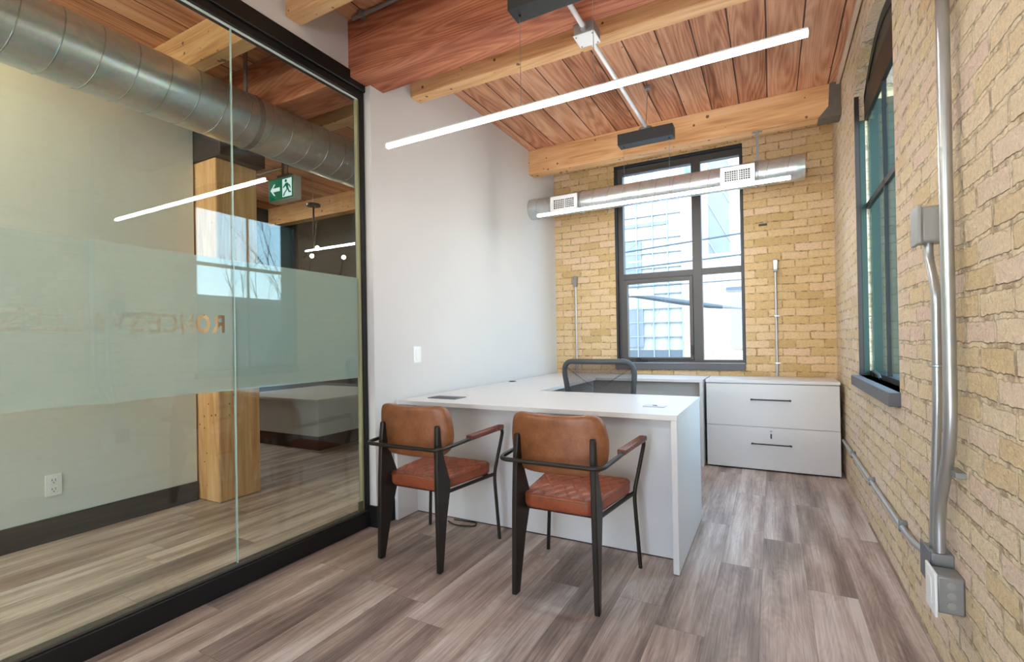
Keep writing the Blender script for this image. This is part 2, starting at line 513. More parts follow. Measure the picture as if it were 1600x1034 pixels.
# ------------------------------------------------------------------ mesh helpers
class MB:
    def __init__(self):
        self.v = []
        self.f = []

    def add(self, vs, fs):
        n = len(self.v)
        self.v += [tuple(x) for x in vs]
        self.f += [tuple(i + n for i in f) for f in fs]
        return self

    def box(self, x0, x1, y0, y1, z0, z1):
        x0, x1 = min(x0, x1), max(x0, x1)
        y0, y1 = min(y0, y1), max(y0, y1)
        z0, z1 = min(z0, z1), max(z0, z1)
        vs = [(x0, y0, z0), (x1, y0, z0), (x1, y1, z0), (x0, y1, z0), (x0, y0, z1), (x1, y0, z1), (x1, y1, z1), (x0, y1, z1)]
        return self.add(vs, [(0, 3, 2, 1), (4, 5, 6, 7), (0, 1, 5, 4), (1, 2, 6, 5), (2, 3, 7, 6), (3, 0, 4, 7)])

    def prism(self, poly, axis, a0, a1):
        """extrude a 2D polygon along an axis; poly coords are the two other axes in xyz order"""
        def mk(p, a):
            return {'x': (a, p[0], p[1]), 'y': (p[0], a, p[1]), 'z': (p[0], p[1], a)}[axis]
        n = len(poly)
        vs = [mk(p, a0) for p in poly] + [mk(p, a1) for p in poly]
        fs = [tuple(range(n)), tuple(range(2 * n - 1, n - 1, -1))]
        fs += [(i, i + n, (i + 1) % n + n, (i + 1) % n) for i in range(n)]
        return self.add(vs, fs)

    def tube(self, pts, r, n=12, closed=False, radii=None):
        pts = [Vector(p) for p in pts]
        m = len(pts)
        tang = []
        for i in range(m):
            if closed:
                t = pts[(i + 1) % m] - pts[i - 1]
            else:
                t = pts[min(i + 1, m - 1)] - pts[max(i - 1, 0)]
            tang.append(t.normalized())
        t0 = tang[0]
        up = Vector((0, 0, 1)) if abs(t0.z) < 0.9 else Vector((1, 0, 0))
        u = (up - t0 * up.dot(t0)).normalized()
        vs = []
        for i in range(m):
            t = tang[i]
            u = (u - t * u.dot(t)).normalized()
            w = t.cross(u)
            rr = radii[i] if radii else r
            for k in range(n):
                a = 2 * PI * k / n
                vs.append(pts[i] + (u * math.cos(a) + w * math.sin(a)) * rr)
        fs = []
        for i in range(m if closed else m - 1):
            j = (i + 1) % m
            for k in range(n):
                k2 = (k + 1) % n
                fs.append((i * n + k, i * n + k2, j * n + k2, j * n + k))
        if not closed:
            fs.append(tuple(range(n - 1, -1, -1)))
            fs.append(tuple((m - 1) * n + k for k in range(n)))
        return self.add(vs, fs)

    def cyl(self, p0, p1, r, n=20):
        return self.tube([p0, p1], r, n)

    def lathe(self, prof, centre, n=24):
        cx, cy, cz = centre
        vs = []
        for r, z in prof:
            for k in range(n):
                a = 2 * PI * k / n
                vs.append((cx + r * math.cos(a), cy + r * math.sin(a), cz + z))
        fs = []
        for i in range(len(prof) - 1):
            for k in range(n):
                k2 = (k + 1) % n
                fs.append((i * n + k, i * n + k2, (i + 1) * n + k2, (i + 1) * n + k))
        fs.append(tuple(range(n - 1, -1, -1)))
        fs.append(tuple((len(prof) - 1) * n + k for k in range(n)))
        return self.add(vs, fs)

    def rings(self, outline, rings, fn):
        """cushion: scaled copies of an outline, `rings` = [(scale, depth)], fn(x, y, depth, scale) -> xyz; closed by fans"""
        n = len(outline)
        vs, fs = [], []
        for s, d in rings:
            for (x, y) in outline:
                vs.append(fn(x * s, y * s, d, s))
        for i in range(len(rings) - 1):
            for k in range(n):
                k2 = (k + 1) % n
                fs.append((i * n + k, i * n + k2, (i + 1) * n + k2, (i + 1) * n + k))
        c0 = len(vs)
        vs.append(fn(0, 0, rings[0][1], 0))
        vs.append(fn(0, 0, rings[-1][1], 0))
        for k in range(n):
            k2 = (k + 1) % n
            fs.append((k2, k, c0))
            b = (len(rings) - 1) * n
            fs.append((b + k, b + k2, c0 + 1))
        return self.add(vs, fs)

    def build(self, name, material, parent=None, bevel=0.0, smooth=35, kind=None, seg=2):
        me = bpy.data.meshes.new(name)
        me.from_pydata(self.v, [], self.f)
        bm = bmesh.new()
        bm.from_mesh(me)
        bmesh.ops.recalc_face_normals(bm, faces=bm.faces)
        if smooth:
            lim = math.radians(smooth)
            for e in bm.edges:
                e.smooth = len(e.link_faces) == 2 and e.calc_face_angle(0) < lim
            for f in bm.faces:
                f.smooth = True
        bm.to_mesh(me)
        bm.free()
        me.materials.append(material)
        o = bpy.data.objects.new(name, me)
        COL.objects.link(o)
        if parent is not None:
            o.parent = parent
        if bevel:
            b = o.modifiers.new('bevel', 'BEVEL')
            b.width = bevel
            b.segments = seg
            b.limit_method = 'ANGLE'
            b.angle_limit = math.radians(40)
        if kind:
            o['kind'] = kind
        return o


def fillet(pts, r, n=6):
    pts = [Vector(p) for p in pts]
    out = [pts[0]]
    for i in range(1, len(pts) - 1):
        a, b, c = pts[i - 1], pts[i], pts[i + 1]
        u, v = (a - b), (c - b)
        rr = min(r, u.length * 0.49, v.length * 0.49)
        p0 = b + u.normalized() * rr
        p1 = b + v.normalized() * rr
        for k in range(n + 1):
            t = k / n
            out.append(p0 * (1 - t) ** 2 + b * 2 * t * (1 - t) + p1 * t * t)
    out.append(pts[-1])
    return out


def tag(o, label, cat, group=None):
    o['label'] = label
    o['category'] = cat
    if group:
        o['group'] = group
    return o


def thing(name, label, cat, loc=(0, 0, 0), group=None):
    o = bpy.data.objects.new(name, None)
    COL.objects.link(o)
    o.location = loc
    o.empty_display_size = 0.1
    return tag(o, label, cat, group)


def localise(root):
    """children were modelled in world coordinates: shift their meshes so the root sits at the thing's base"""
    bpy.context.view_layer.update()
    off = root.location.copy()
    seen = set()

    def rec(o):
        for ch in o.children:
            if ch.type == 'MESH' and ch.data.name not in seen:
                seen.add(ch.data.name)
                ch.data.transform(Matrix.Translation(-off))
            rec(ch)
    rec(root)


def struct(mb, name, material, parent=None, bevel=0.0, smooth=0):
    return mb.build(name, material, parent, bevel, smooth, kind=None if parent else 'structure')


# ------------------------------------------------------------------ structure
XL, XR, YB, ZC = -2.14, 0.495, 5.05, 3.045
XG = -2.22
YN = -1.3      # wall behind the photographer
XH = -3.72     # hall wall

struct(MB().box(-6.3, 0.745, YN - 0.2, YB + 0.25, -0.12, 0.0), 'floor', M['floor'])
struct(MB().box(-6.3, 0.745, YN - 0.2, YB + 0.25, ZC, ZC + 0.15), 'ceiling', M['ceiling'])

# back brick wall with window opening
WX0, WX1, WZ0, WZ1 = -1.452, -0.216, 0.862, 2.95
b = MB()
b.box(-6.3, WX0, YB, YB + 0.25, 0, ZC)
b.box(WX1, 0.745, YB, YB + 0.25, 0, ZC)
b.box(WX0, WX1, YB, YB + 0.25, 0, WZ0)
b.box(WX0, WX1, YB, YB + 0.25, WZ1, ZC)
struct(b, 'wall_back', M['brick_back'])

# right brick wall with arched window opening
OY0, OY1, OZ0, SPR, CRN = 2.70, 3.83, 0.862, 2.66, 2.86
b = MB()
b.box(XR, XR + 0.25, YN - 0.2, OY0, 0, ZC)
b.box(XR, XR + 0.25, OY1, YB, 0, ZC)
b.box(XR, XR + 0.25, OY0, OY1, 0, OZ0)
NA = 14
arc = []
for i in range(NA + 1):
    t = i / NA
    y = OY0 + (OY1 - OY0) * t
    z = SPR + (CRN - SPR) * (1 - (2 * t - 1) ** 2)
    arc.append((y, z))
for i in range(NA):
    (ya, za), (yb_, zb) = arc[i], arc[i + 1]
    b.prism([(ya, za), (yb_, zb), (yb_, ZC), (ya, ZC)], 'x', XR, XR + 0.25)
struct(b, 'wall_right', M['brick_right'])

# white wall beside the desk
struct(MB().box(XL - 0.1, XL, 2.205, YB, 0, ZC), 'wall_left', M['white_wall'])
# header over the glass
struct(MB().box(XG - 0.06, XG + 0.03, YN, 2.205, 2.745, ZC), 'wall_header', M['white_wall'])
# wall behind the photographer; opening added to let soft sky light in
b = MB()
b.box(-2.25, -0.95, YN - 0.12, YN, 0, ZC)
b.box(0.05, XR, YN - 0.12, YN, 0, ZC)
b.box(-0.95, 0.05, YN - 0.12, YN, 2.15, ZC)
struct(b, 'wall_near', M['white_wall'])
# hall walls
struct(MB().box(XH - 0.1, XH, YN, 2.025, 0, ZC), 'wall_hall', M['hall_wall'])
struct(MB().box(-3.9, -2.25, YN - 0.12, YN, 0, ZC), 'wall_hall_end', M['hall_wall'])
struct(MB().box(-6.4, -6.3, YN, YB + 0.25, 0, ZC), 'wall_hall_side', M['dark_wall'])
struct(MB().box(-6.3, XL - 0.1, YB - 0.12, YB, 0, ZC), 'wall_hall_back', M['dark_wall'])
struct(MB().box(-6.3, XH - 0.1, 1.0, 1.1, 0, ZC), 'wall_hall_return', M['dark_wall'])
# baseboards and trim
b = MB()
b.box(XL, XL + 0.014, 2.20, YB - 0.57, 0, 0.13)
b.box(XL - 0.06, XL + 0.014, 2.19, 2.205, 0, 0.13)
struct(b, 'baseboard_left', M['black'], bevel=0.003)
struct(MB().box(XH, XH + 0.014, YN, 2.025, 0, 0.138), 'baseboard_hall', M['base'], bevel=0.003)
struct(MB().box(XR - 0.034, XR - 0.012, 2.75, 4.40, ZC - 0.022, ZC), 'trim_1', mat('pale trim', (214, 196, 172), 0.7, 0, 0.1, 20))

# ---- window 1 (back wall)
w1 = bpy.data.objects.new('window_1', None)
COL.objects.link(w1)
w1['kind'] = 'structure'
fy0, fy1 = YB + 0.05, YB + 0.13
b = MB()
b.box(WX0, WX0 + 0.022, YB + 0.004, fy1 + 0.1, WZ0, WZ1)
b.box(WX1 - 0.012, WX1, YB + 0.004, fy1 + 0.1, WZ0, WZ1)
b.box(WX0, WX1, YB + 0.004, fy1 + 0.1, WZ1 - 0.02, WZ1)
struct(b, 'window_jamb', M['blackframe'], w1, 0.002)
b = MB()
X0, X1 = WX0 + 0.022, WX1 - 0.012
b.box(X0, X0 + 0.055, fy0, fy1, 0.88, 2.93)
b.box(X1 - 0.02, X1, fy0, fy1, 0.88, 2.93)
b.box(X0 + 0.002, X1 - 0.002, fy0 + 0.004, fy1 - 0.004, 2.862, 2.928)
b.box(-0.684, -0.598, fy0, fy1, 0.88, 2.93)
b.box(X0 + 0.002, X1 - 0.002, fy0 + 0.004, fy1 - 0.004, 1.745, 1.806)
b.box(X0 + 0.002, X1 - 0.002, fy0 + 0.004, fy1 - 0.004, 0.873, 0.902)
struct(b, 'window_frame', M['greyframe'], w1, 0.003)
b = MB()
sx0, sx1 = X0 + 0.022, -0.684
b.box(sx0, sx0 + 0.067, fy0 - 0.012, fy1 - 0.02, 0.902, 1.738)
b.box(sx1 - 0.034, sx1 - 0.002, fy0 - 0.012, fy1 - 0.02, 0.902, 1.738)
b.box(sx0 + 0.06, sx1 - 0.03, fy0 - 0.010, fy1 - 0.022, 1.70, 1.737)
b.box(sx0 + 0.06, sx1 - 0.03, fy0 - 0.010, fy1 - 0.022, 0.903, 0.928)
sash = struct(b, 'window_sash', M['greyframe'], w1, 0.003)
b = MB()
b.box(-0.708, -0.692, fy0 - 0.03, fy0 - 0.012, 0.95, 1.05)
struct(b, 'sash_latch', M['charcoal'], sash, 0.004)
b = MB()
b.box(-1.255, -1.14, fy0 - 0.05, fy0 - 0.012, 0.882, 0.90)
b.tube([(-1.20, fy0 - 0.03, 0.895), (-1.215, fy0 - 0.035, 0.92), (-1.25, fy0 - 0.035, 0.915)], 0.006, 8)
struct(b, 'window_crank', M['dark'], w1, 0.003)
b = MB()
for (a0, a1, c0, c1) in ((X0 + 0.05, -0.68, 1.80, 2.865), (-0.60, X1 - 0.018, 1.80, 2.865), (sx0 + 0.06, sx1 - 0.03, 0.92, 1.705), (-0.60, X1 - 0.018, 0.90, 1.748)):
    m_ = MB().box(a0, a1, fy0 + 0.03, fy0 + 0.036, c0, c1)
    struct(m_, 'window_pane', M['pane'], w1)
struct(MB().box(WX0 - 0.01, WX1 - 0.004, YB - 0.03, fy0, 0.806, 0.872), 'window_sill', M['sill'], w1, 0.004)

# ---- window 2 (right wall, arched)
w2 = bpy.data.objects.new('window_2', None)
COL.objects.link(w2)
w2['kind'] = 'structure'
gx0, gx1 = XR + 0.055, XR + 0.075
b = MB()
b.box(gx0, gx1, OY0, OY0 + 0.04, OZ0, SPR)
b.box(gx0, gx1, OY0, OY1, OZ0, OZ0 + 0.03)
b.box(gx0, gx1, OY0, OY1, 2.50, 2.68)
b.box(gx0, gx1, OY0, OY1, 1.93, 1.965)
b.box(gx0, gx1, 3.265, 3.285, OZ0, 2.55)
for i in range(NA):
    (ya, za), (yb_, zb) = arc[i], arc[i + 1]
    b.prism([(ya, max(2.55, za - 0.06)), (yb_, max(2.55, zb - 0.06)), (yb_, zb), (ya, za)], 'x', gx0, gx1)
struct(b, 'window_frame', M['black'], w2, 0.0)
b = MB()
b.box(XR + 0.001, XR + 0.026, OY1 - 0.012, OY1, OZ0, SPR)
struct(b, 'window_jamb', mat('brown jamb', (44, 30, 24), 0.6), w2)
b = MB()
b.box(gx0 + 0.008, gx0 + 0.013, OY0 + 0.03, OY1 - 0.02, OZ0 + 0.02, 2.53)
struct(b, 'window_pane', M['pane_teal'], w2)
b = MB()
for i in range(NA):
    (ya, za), (yb_, zb) = arc[i], arc[i + 1]
    b.prism([(ya, 2.58), (yb_, 2.58), (yb_, zb - 0.03), (ya, za - 0.03)], 'x', gx0 + 0.006, gx0 + 0.014)
struct(b, 'arch_panel', mat('dark arch panel', (28, 34, 28), 0.35), w2)
b = MB()
b.box(XR + 0.026, gx0, OY1 - 0.014, OY1 - 0.002, OZ0, 2.5)
b.box(gx1, XR + 0.26, OY1 - 0.014, OY1 - 0.002, OZ0, 2.62)
b.box(gx1 + 0.004, XR + 0.26, OY0 + 0.002, OY0 + 0.014, OZ0, 2.62)
struct(b, 'outer_reveal', M['teal'], w2)
struct(MB().box(gx1 + 0.002, XR + 0.30, OY0, OY1, OZ0 - 0.06, OZ0 + 0.012), 'outer_sill', mat('blue grey outer sill', (34, 56, 68), 0.5), w2)
struct(MB().box(XR - 0.045, gx1, OY0 - 0.02, OY1 - 0.002, 0.80, OZ0), 'window_sill', M['sill'], w2, 0.004)
struct(MB().tube(fillet([(gx0 - 0.012, 3.60, OZ0 + 0.01), (gx0 - 0.02, 3.57, OZ0 + 0.045), (gx0 - 0.02, 3.40, OZ0 + 0.03), (gx0 - 0.02, 3.36, OZ0 + 0.012)], 0.02), 0.007, 8), 'window_crank', M['charcoal'], w2)

# ------------------------------------------------------------------ beams and post
def beam(name, label, y0, y1, z0, m, x0=-6.25, x1=XR + 0.02, z1=ZC):
    o = MB().box(x0, x1, y0, y1, z0, z1).build(name, m, None, 0.006, 0)
    return tag(o, label, 'beam')


beam('ceiling_beam', 'wide reddish timber beam resting on the wooden post at the top of the black frame corner', 2.08, 2.32, 2.70, M['red_x'])
beam('ceiling_beam', 'narrow pale pine beam just behind the wide reddish beam', 2.585, 2.685, 2.79, M['pine_x'])
beam('ceiling_beam', 'narrow pale pine beam nearest the camera, in front of the wide reddish beam', 1.66, 1.75, 2.82, M['pine_x'])
bk = thing('ceiling_beam', 'long pine beam full of nail holes in front of the far brick wall', 'beam', (0, 4.46, 2.80))
MB().box(-6.25, XR + 0.002, 4.405, 4.535, 2.80, ZC).build('timber', M['pine_x'], bk, 0.006, 0)
b = MB()
b.prism([(XR - 0.15, 2.795), (XR - 0.004, 2.795), (XR - 0.004, ZC - 0.004), (XR - 0.075, ZC - 0.004), (XR - 0.085, 2.87)], 'y', 4.398, 4.41)
b.box(XR - 0.15, XR - 0.004, 4.398, 4.54, 2.785, 2.80)
b.build('steel_shoe', mat('weathered steel', (104, 98, 88), 0.6, 0.3, 0.25, 25), bk, 0.002)
localise(bk)

post = thing('timber_post', 'square pine post standing at the end of the white hall wall', 'post', (-3.64, 2.22, 0))
MB().box(-3.84, -3.475, 2.04, 2.36, 0, 2.47).build('shaft', M['pine_z'], post, 0.012, 0)
b = MB()
b.box(-3.86, -3.40, 2.03, 2.38, 2.47, 2.70)
b.box(-3.88, -3.845, 2.03, 2.40, 2.44, 2.70)
b.build('steel_cap', M['charcoal'], post, 0.006)
localise(post)

# ------------------------------------------------------------------ glass partition
gp = thing('glass_partition', 'black framed glass wall with a frosted band and mirrored lettering', 'partition', (XG, 1.0, 0))
GY0, GYS, GY1 = -0.75, 1.383, 2.172
b = MB()
b.box(XG - 0.045, XG + 0.045, YN, 2.2, 2.66, 2.748)
b.box(XG - 0.03, XG + 0.03, YN, 2.2, 2.615, 2.66)
b.build('top_rail', M['black'], gp, 0.004)
b = MB()
b.box(XG - 0.05, XG + 0.035, YN, 2.2, 0, 0.092)
b.build('bottom_rail', M['black'], gp, 0.004)
MB().box(XG - 0.02, XG + 0.022, YN, 2.2, 0.092, 0.106).build('channel', M['rail'], gp, 0.002)
MB().box(XG - 0.03, XG + 0.03, 2.172, 2.2, 0.106, 2.62).build('side_post', M['black'], gp, 0.003)
MB().box(XG - 0.012, XG + 0.012, 2.158, 2.173, 0.106, 2.62).build('side_channel', mat('putty channel', (150, 146, 112), 0.5), gp, 0.001)
MB().box(XG + 0.006, XG + 0.016, 2.125, 2.16, 0.106, 0.165).build('glass_clamp', mat('clamp', (88, 88, 66), 0.5), gp, 0.001)
for (a0, a1) in ((YN + 0.05, GYS - 0.002), (GYS + 0.002, GY1)):
    MB().box(XG - 0.005, XG + 0.005, a0, a1, 0.10, 2.64).build('glass_pane', M['glass'], gp, 0, 0)
MB().box(XG - 0.005, XG + 0.0052, GYS - 0.002, GYS + 0.002, 0.10, 2.64).build('pane_joint', M['glass_edge'], gp, 0, 0)
MB().box(XG + 0.008, XG + 0.016, YN, 2.16, 2.607, 2.617).build('glazing_bead', mat('pale bead', (206, 218, 212), 0.3), gp, 0, 0)
# frosted film with the lettering cut out of it (reads correctly from the hall)
FZ0, FZ1, TZ = 0.912, 1.522, 1.182
TS = 0.1125
GLYPH_W = {'R': 0.054, 'O': 0.054, 'N': 0.052, 'C': 0.051, 'E': 0.045, 'S': 0.048, 'V': 0.054, 'A': 0.056, 'L': 0.042}


def glyph_loops(ch):
    cu = bpy.data.curves.new('lettering', 'FONT')
    cu.body = ch
    cu.size = TS
    cu.resolution_u = 4
    to = bpy.data.objects.new('lettering', cu)
    COL.objects.link(to)
    bpy.context.view_layer.update()
    tm = bpy.data.meshes.new_from_object(to.evaluated_get(bpy.context.evaluated_depsgraph_get()))
    bmt = bmesh.new()
    bmt.from_mesh(tm)
    gx = [v.co.x for v in bmt.verts]
    kx = GLYPH_W[ch] / (max(gx) - min(gx))
    for v in bmt.verts:
        v.co.x *= kx
    bmesh.ops.remove_doubles(bmt, verts=bmt.verts, dist=1e-5)
    bed = {e for e in bmt.edges if len(e.link_faces) == 1}
    loops = []
    while bed:
        e = bed.pop()
        start, cur = e.verts
        lp = [start.co.copy()]
        while cur != start:
            lp.append(cur.co.copy())
            nx = next((q for q in cur.link_edges if q in bed), None)
            if nx is None:
                break
            bed.discard(nx)
            cur = nx.other_vert(cur)
        loops.append(lp)
    bmt.free()
    bpy.data.objects.remove(to, do_unlink=True)
    return loops


def embolden(lp, d):
    """push a closed outline sideways by d (letter strokes get heavier)"""
    n = len(lp)
    out = []
    for k in range(n):
        a, b_, c = lp[k - 1], lp[k], lp[(k + 1) % n]
        u = (b_ - a).xy.normalized()
        v = (c - b_).xy.normalized()
        m = Vector((u.y + v.y, -(u.x + v.x)))
        if m.length < 1e-6:
            m = Vector((u.y, -u.x))
        m.normalize()
        out.append((b_.x + m.x * d, b_.y + m.y * d))
    return out


def area(lp):
    return sum(lp[k - 1][0] * lp[k][1] - lp[k][0] * lp[k - 1][1] for k in range(len(lp))) / 2


film = MB()
ZB0, ZB1 = TZ - 0.012, TZ + TS * 0.73 + 0.012     # the band of the film that holds the letters


def film_quad(ya, yb_, za, zb):
    film.add([(XG - 0.0062, ya, za), (XG - 0.0062, yb_, za), (XG - 0.0062, yb_, zb), (XG - 0.0062, ya, zb)], [(0, 1, 2, 3)])


YA, YZ = GYS - 0.003, YN + 0.06
film_quad(YZ, YA, FZ0, ZB0)
film_quad(YZ, YA, ZB1, FZ1)
ycur = 1.341 + 0.006
film_quad(ycur, YA, ZB0, ZB1)
for ch in 'RONCESVALLES':
    loops = glyph_loops(ch)
    xs = [p.x for lp in loops for p in lp]
    x0, x1 = min(xs), max(xs)
    biggest = max(loops, key=lambda l: abs(area([p.xy for p in l])))
    fc = bpy.data.curves.new('frost', 'CURVE')
    fc.dimensions = '2D'
    fc.fill_mode = 'BOTH'

    def spl(pts):
        sp = fc.splines.new('POLY')
        sp.points.add(len(pts) - 1)
        for q, p in zip(sp.points, pts):
            q.co = (p[0], p[1], 0, 1)
        sp.use_cyclic_u = True
    w = x1 - x0 + 0.0135
    spl([(0, ZB0 - TZ), (w, ZB0 - TZ), (w, ZB1 - TZ), (0, ZB1 - TZ)])
    for lp in loops:
        ccw = area([p.xy for p in lp]) > 0
        d = 0.0027 if (lp is biggest) else -0.0027
        if not ccw:
            d = -d
        spl([(p[0] - x0 + 0.00625, p[1]) for p in embolden(lp, d)])
    fo = bpy.data.objects.new('frost_tmp', fc)
    COL.objects.link(fo)
    bpy.context.view_layer.update()
    fm = bpy.data.meshes.new_from_object(fo.evaluated_get(bpy.context.evaluated_depsgraph_get()))
    bpy.data.objects.remove(fo, do_unlink=True)
    # curve x runs toward the camera, so the word reads correctly from the hall
    film.add([(XG - 0.0062, ycur - v.co.x, TZ + v.co.y) for v in fm.vertices], [tuple(p.vertices) for p in fm.polygons])
    ycur -= w
film_quad(YZ, ycur, ZB0, ZB1)
film.build('frosted_film', M['frost'], gp, 0, 0)
MB().box(XG - 0.0064, XG - 0.0060, GYS + 0.003, GY1 - 0.012, FZ0, FZ1).build('frosted_film', M['frost'], gp, 0, 0)
localise(gp)

# ------------------------------------------------------------------ hall things
hd = thing('spiral_duct', 'large galvanised spiral duct running along the hall behind the glass', 'duct', (-2.93, 1.8, 2.39))
DX, DZ, DR = -2.945, 2.555, 0.168
b = MB().cyl((DX, YN + 0.02, DZ), (DX, YB - 0.14, DZ), DR, 48)
b.build('duct_pipe', M['duct'], hd)
b = MB()
pts = []
turns, step = 42, 20
y0_ = YN + 0.05
pitch = 0.148
for i in range(turns * step + 1):
    a = 2 * PI * i / step
    y = y0_ + pitch * i / step
    if y > YB - 0.16:
        break
    pts.append((DX + math.cos(a) * DR, y, DZ + math.sin(a) * DR))
b.tube(pts, 0.0035, 6)
b.build('spiral_seam', M['duct_dark'], hd)
b = MB()
for sx in (1,):
    pass
seg = [(DX + math.cos(a) * (DR + 0.004), DZ + math.sin(a) * (DR + 0.004)) for a in [PI * k / 16 - PI / 2 - PI / 2 for k in range(0, 33)]]
ring_pts = [(x, 1.93, z) for (x, z) in seg]
n_ = len(ring_pts)
for i in range(n_ - 1):
    (x0, _, z0), (x1, _, z1) = ring_pts[i], ring_pts[i + 1]
    b.prism([(x0, z0), (x1, z1), (DX + (x1 - DX) * 1.015, DZ + (z1 - DZ) * 1.015), (DX + (x0 - DX) * 1.015, DZ + (z0 - DZ) * 1.015)], 'y', 1.915, 1.95)
b.box(DX - 0.012, DX + 0.012, 1.925, 1.94, DZ + DR, ZC)
b.build('hanger_strap', M['steel_dull'], hd)
localise(hd)

o = thing('wall_outlet', 'white duplex outlet low on the white hall wall', 'outlet', (XH, 1.222, 0.26))
MB().box(XH, XH + 0.006, 1.185, 1.26, 0.262, 0.386).build('cover_plate', M['white_plastic'], o, 0.002)
for zz in (0.298, 0.35):
    r_ = MB().box(XH + 0.006, XH + 0.009, 1.205, 1.24, zz - 0.02, zz + 0.02).build('socket', M['white_plastic'], o, 0.003)
    s_ = MB()
    s_.box(XH + 0.009, XH + 0.0095, 1.213, 1.216, zz - 0.002, zz + 0.010)
    s_.box(XH + 0.009, XH + 0.0095, 1.228, 1.231, zz - 0.002, zz + 0.010)
    s_.box(XH + 0.009, XH + 0.0095, 1.2195, 1.2245, zz - 0.014, zz - 0.008)
    s_.build('slot', M['dark'], r_)
localise(o)

# exit sign
EX0, EX1, EY, EZ0, EZ1 = -3.945, -3.63, 2.80, 2.405, 2.585
o = thing('exit_sign', 'white exit sign with green running man hanging under the big duct', 'sign', (-3.79, 2.83, EZ0))
MB().box(EX0 - 0.012, EX1 + 0.012, EY, EY + 0.075, EZ0 - 0.012, EZ1 + 0.012).build('housing', M['sign_case'], o, 0.005)
face = MB().box(EX0, EX1, EY - 0.003, EY, EZ0, EZ1).build('sign_face', M['exit_green'], o)
hw = (EX0 + EX1) / 2
hz = (EZ0 + EZ1) / 2
ar = [(-0.068, 0), (-0.018, 0.05), (-0.002, 0.05), (-0.034, 0.016), (0.058, 0.016), (0.058, -0.016), (-0.034, -0.016), (-0.002, -0.05), (-0.018, -0.05)]
MB().prism([(EX0 + 0.085 + x, hz + z) for x, z in ar], 'y', EY - 0.005, EY - 0.003).build('arrow', M['exit_white'], face)
dx0 = hw + 0.022
MB().box(dx0, EX1 - 0.014, EY - 0.005, EY - 0.003, EZ0 + 0.012, EZ1 - 0.012).build('door_symbol', M['exit_white'], face)
mc = (dx0 + EX1 - 0.014) / 2
b = MB()
hd_ = [(mc - 0.012 + 0.014 * math.cos(a), hz + 0.058 + 0.014 * math.sin(a)) for a in [2 * PI * k / 14 for k in range(14)]]
b.prism(hd_, 'y', EY - 0.007, EY - 0.005)
b.prism([(mc - 0.022, hz + 0.038), (mc + 0.012, hz + 0.040), (mc + 0.022, hz - 0.012), (mc - 0.002, hz - 0.016)], 'y', EY - 0.007, EY - 0.005)
b.prism([(mc - 0.018, hz + 0.036), (mc - 0.052, hz + 0.006), (mc - 0.045, hz - 0.002), (mc - 0.012, hz + 0.018)], 'y', EY - 0.007, EY - 0.005)
b.prism([(mc + 0.012, hz + 0.036), (mc + 0.040, hz + 0.016), (mc + 0.050, hz - 0.010), (mc + 0.041, hz - 0.012), (mc + 0.030, hz + 0.008), (mc + 0.010, hz + 0.020)], 'y', EY - 0.007, EY - 0.005)
b.prism([(mc - 0.002, hz - 0.014), (mc + 0.012, hz - 0.016), (mc - 0.022, hz - 0.045), (mc - 0.040, hz - 0.072), (mc - 0.052, hz - 0.066), (mc - 0.034, hz - 0.040)], 'y', EY - 0.007, EY - 0.005)
b.prism([(mc + 0.006, hz - 0.012), (mc + 0.022, hz - 0.010), (mc + 0.034, hz - 0.036), (mc + 0.054, hz - 0.040), (mc + 0.054, hz - 0.050), (mc + 0.026, hz - 0.048)], 'y', EY - 0.007, EY - 0.005)
b.build('running_man', M['exit_green'], face, 0, 0)
b = MB()
b.box(-3.87, -3.71, EY + 0.02, EY + 0.06, EZ1 + 0.012, EZ1 + 0.045)
b.cyl((-3.815, EY + 0.04, EZ1 + 0.04), (-3.815, EY + 0.04, ZC), 0.011, 10)
b.cyl((-3.755, EY + 0.04, EZ1 + 0.04), (-3.755, EY + 0.04, ZC), 0.007, 10)
b.build('mount', M['steel_dull'], o)
localise(o)

# black pendant with small bulbs
o = thing('pendant_lamp', 'black stick pendant with glowing round bulbs in the hall', 'lamp', (-4.58, 3.8, 2.0))
MB().lathe([(0.055, 0), (0.075, 0.006), (0.075, 0.03), (0.06, 0.036)], (-4.585, 3.8, 2.69), 24).build('canopy', M['black'], o)
b = MB()
b.cyl((-4.585, 3.8, 2.72), (-4.62, 3.82, ZC), 0.004, 6)
b.build('suspension_wire', M['steel'], o)
arms = [((-4.585, 3.8, 2.70), (-4.59, 3.8, 2.20)), ((-4.52, 3.8, 2.50), (-4.60, 3.8, 2.22)), ((-4.60, 3.8, 2.22), (-4.76, 3.8, 2.13)), ((-4.64, 3.8, 2.16), (-4.70, 3.8, 1.90)),
        ((-4.78, 3.8, 1.95), (-4.15, 3.8, 1.86)), ((-4.12, 3.8, 2.06), (-4.20, 3.8, 1.80))]
for a, c in arms:
    MB().cyl(a, c, 0.011, 10).build('stick', M['black'], o)
for p in ((-4.53, 3.8, 2.215), (-4.61, 3.79, 2.13), (-4.115, 3.8, 2.068)):
    b = MB()
    b.lathe([(0.002, -0.022), (0.015, -0.016), (0.022, 0), (0.015, 0.016), (0.002, 0.022)], p, 14)
    b.build('bulb', M['bulb'], o)
localise(o)

# reception counter in the hall
o = thing('reception_counter', 'low white counter on a dark plinth, seen through the glass', 'counter', (-4.9, 3.8, 0))
MB().box(-5.6, -4.22, 3.52, 4.75, 0, 0.15).build('plinth', mat('dark plinth', (70, 44, 34), 0.5), o, 0.003)
MB().box(-5.6, -4.20, 3.50, 4.75, 0.15, 0.515).build('body', M['white_lam'], o, 0.003)
MB().box(-5.62, -4.18, 3.48, 4.77, 0.515, 0.54).build('worktop', M['white_lam'], o, 0.003)
localise(o)

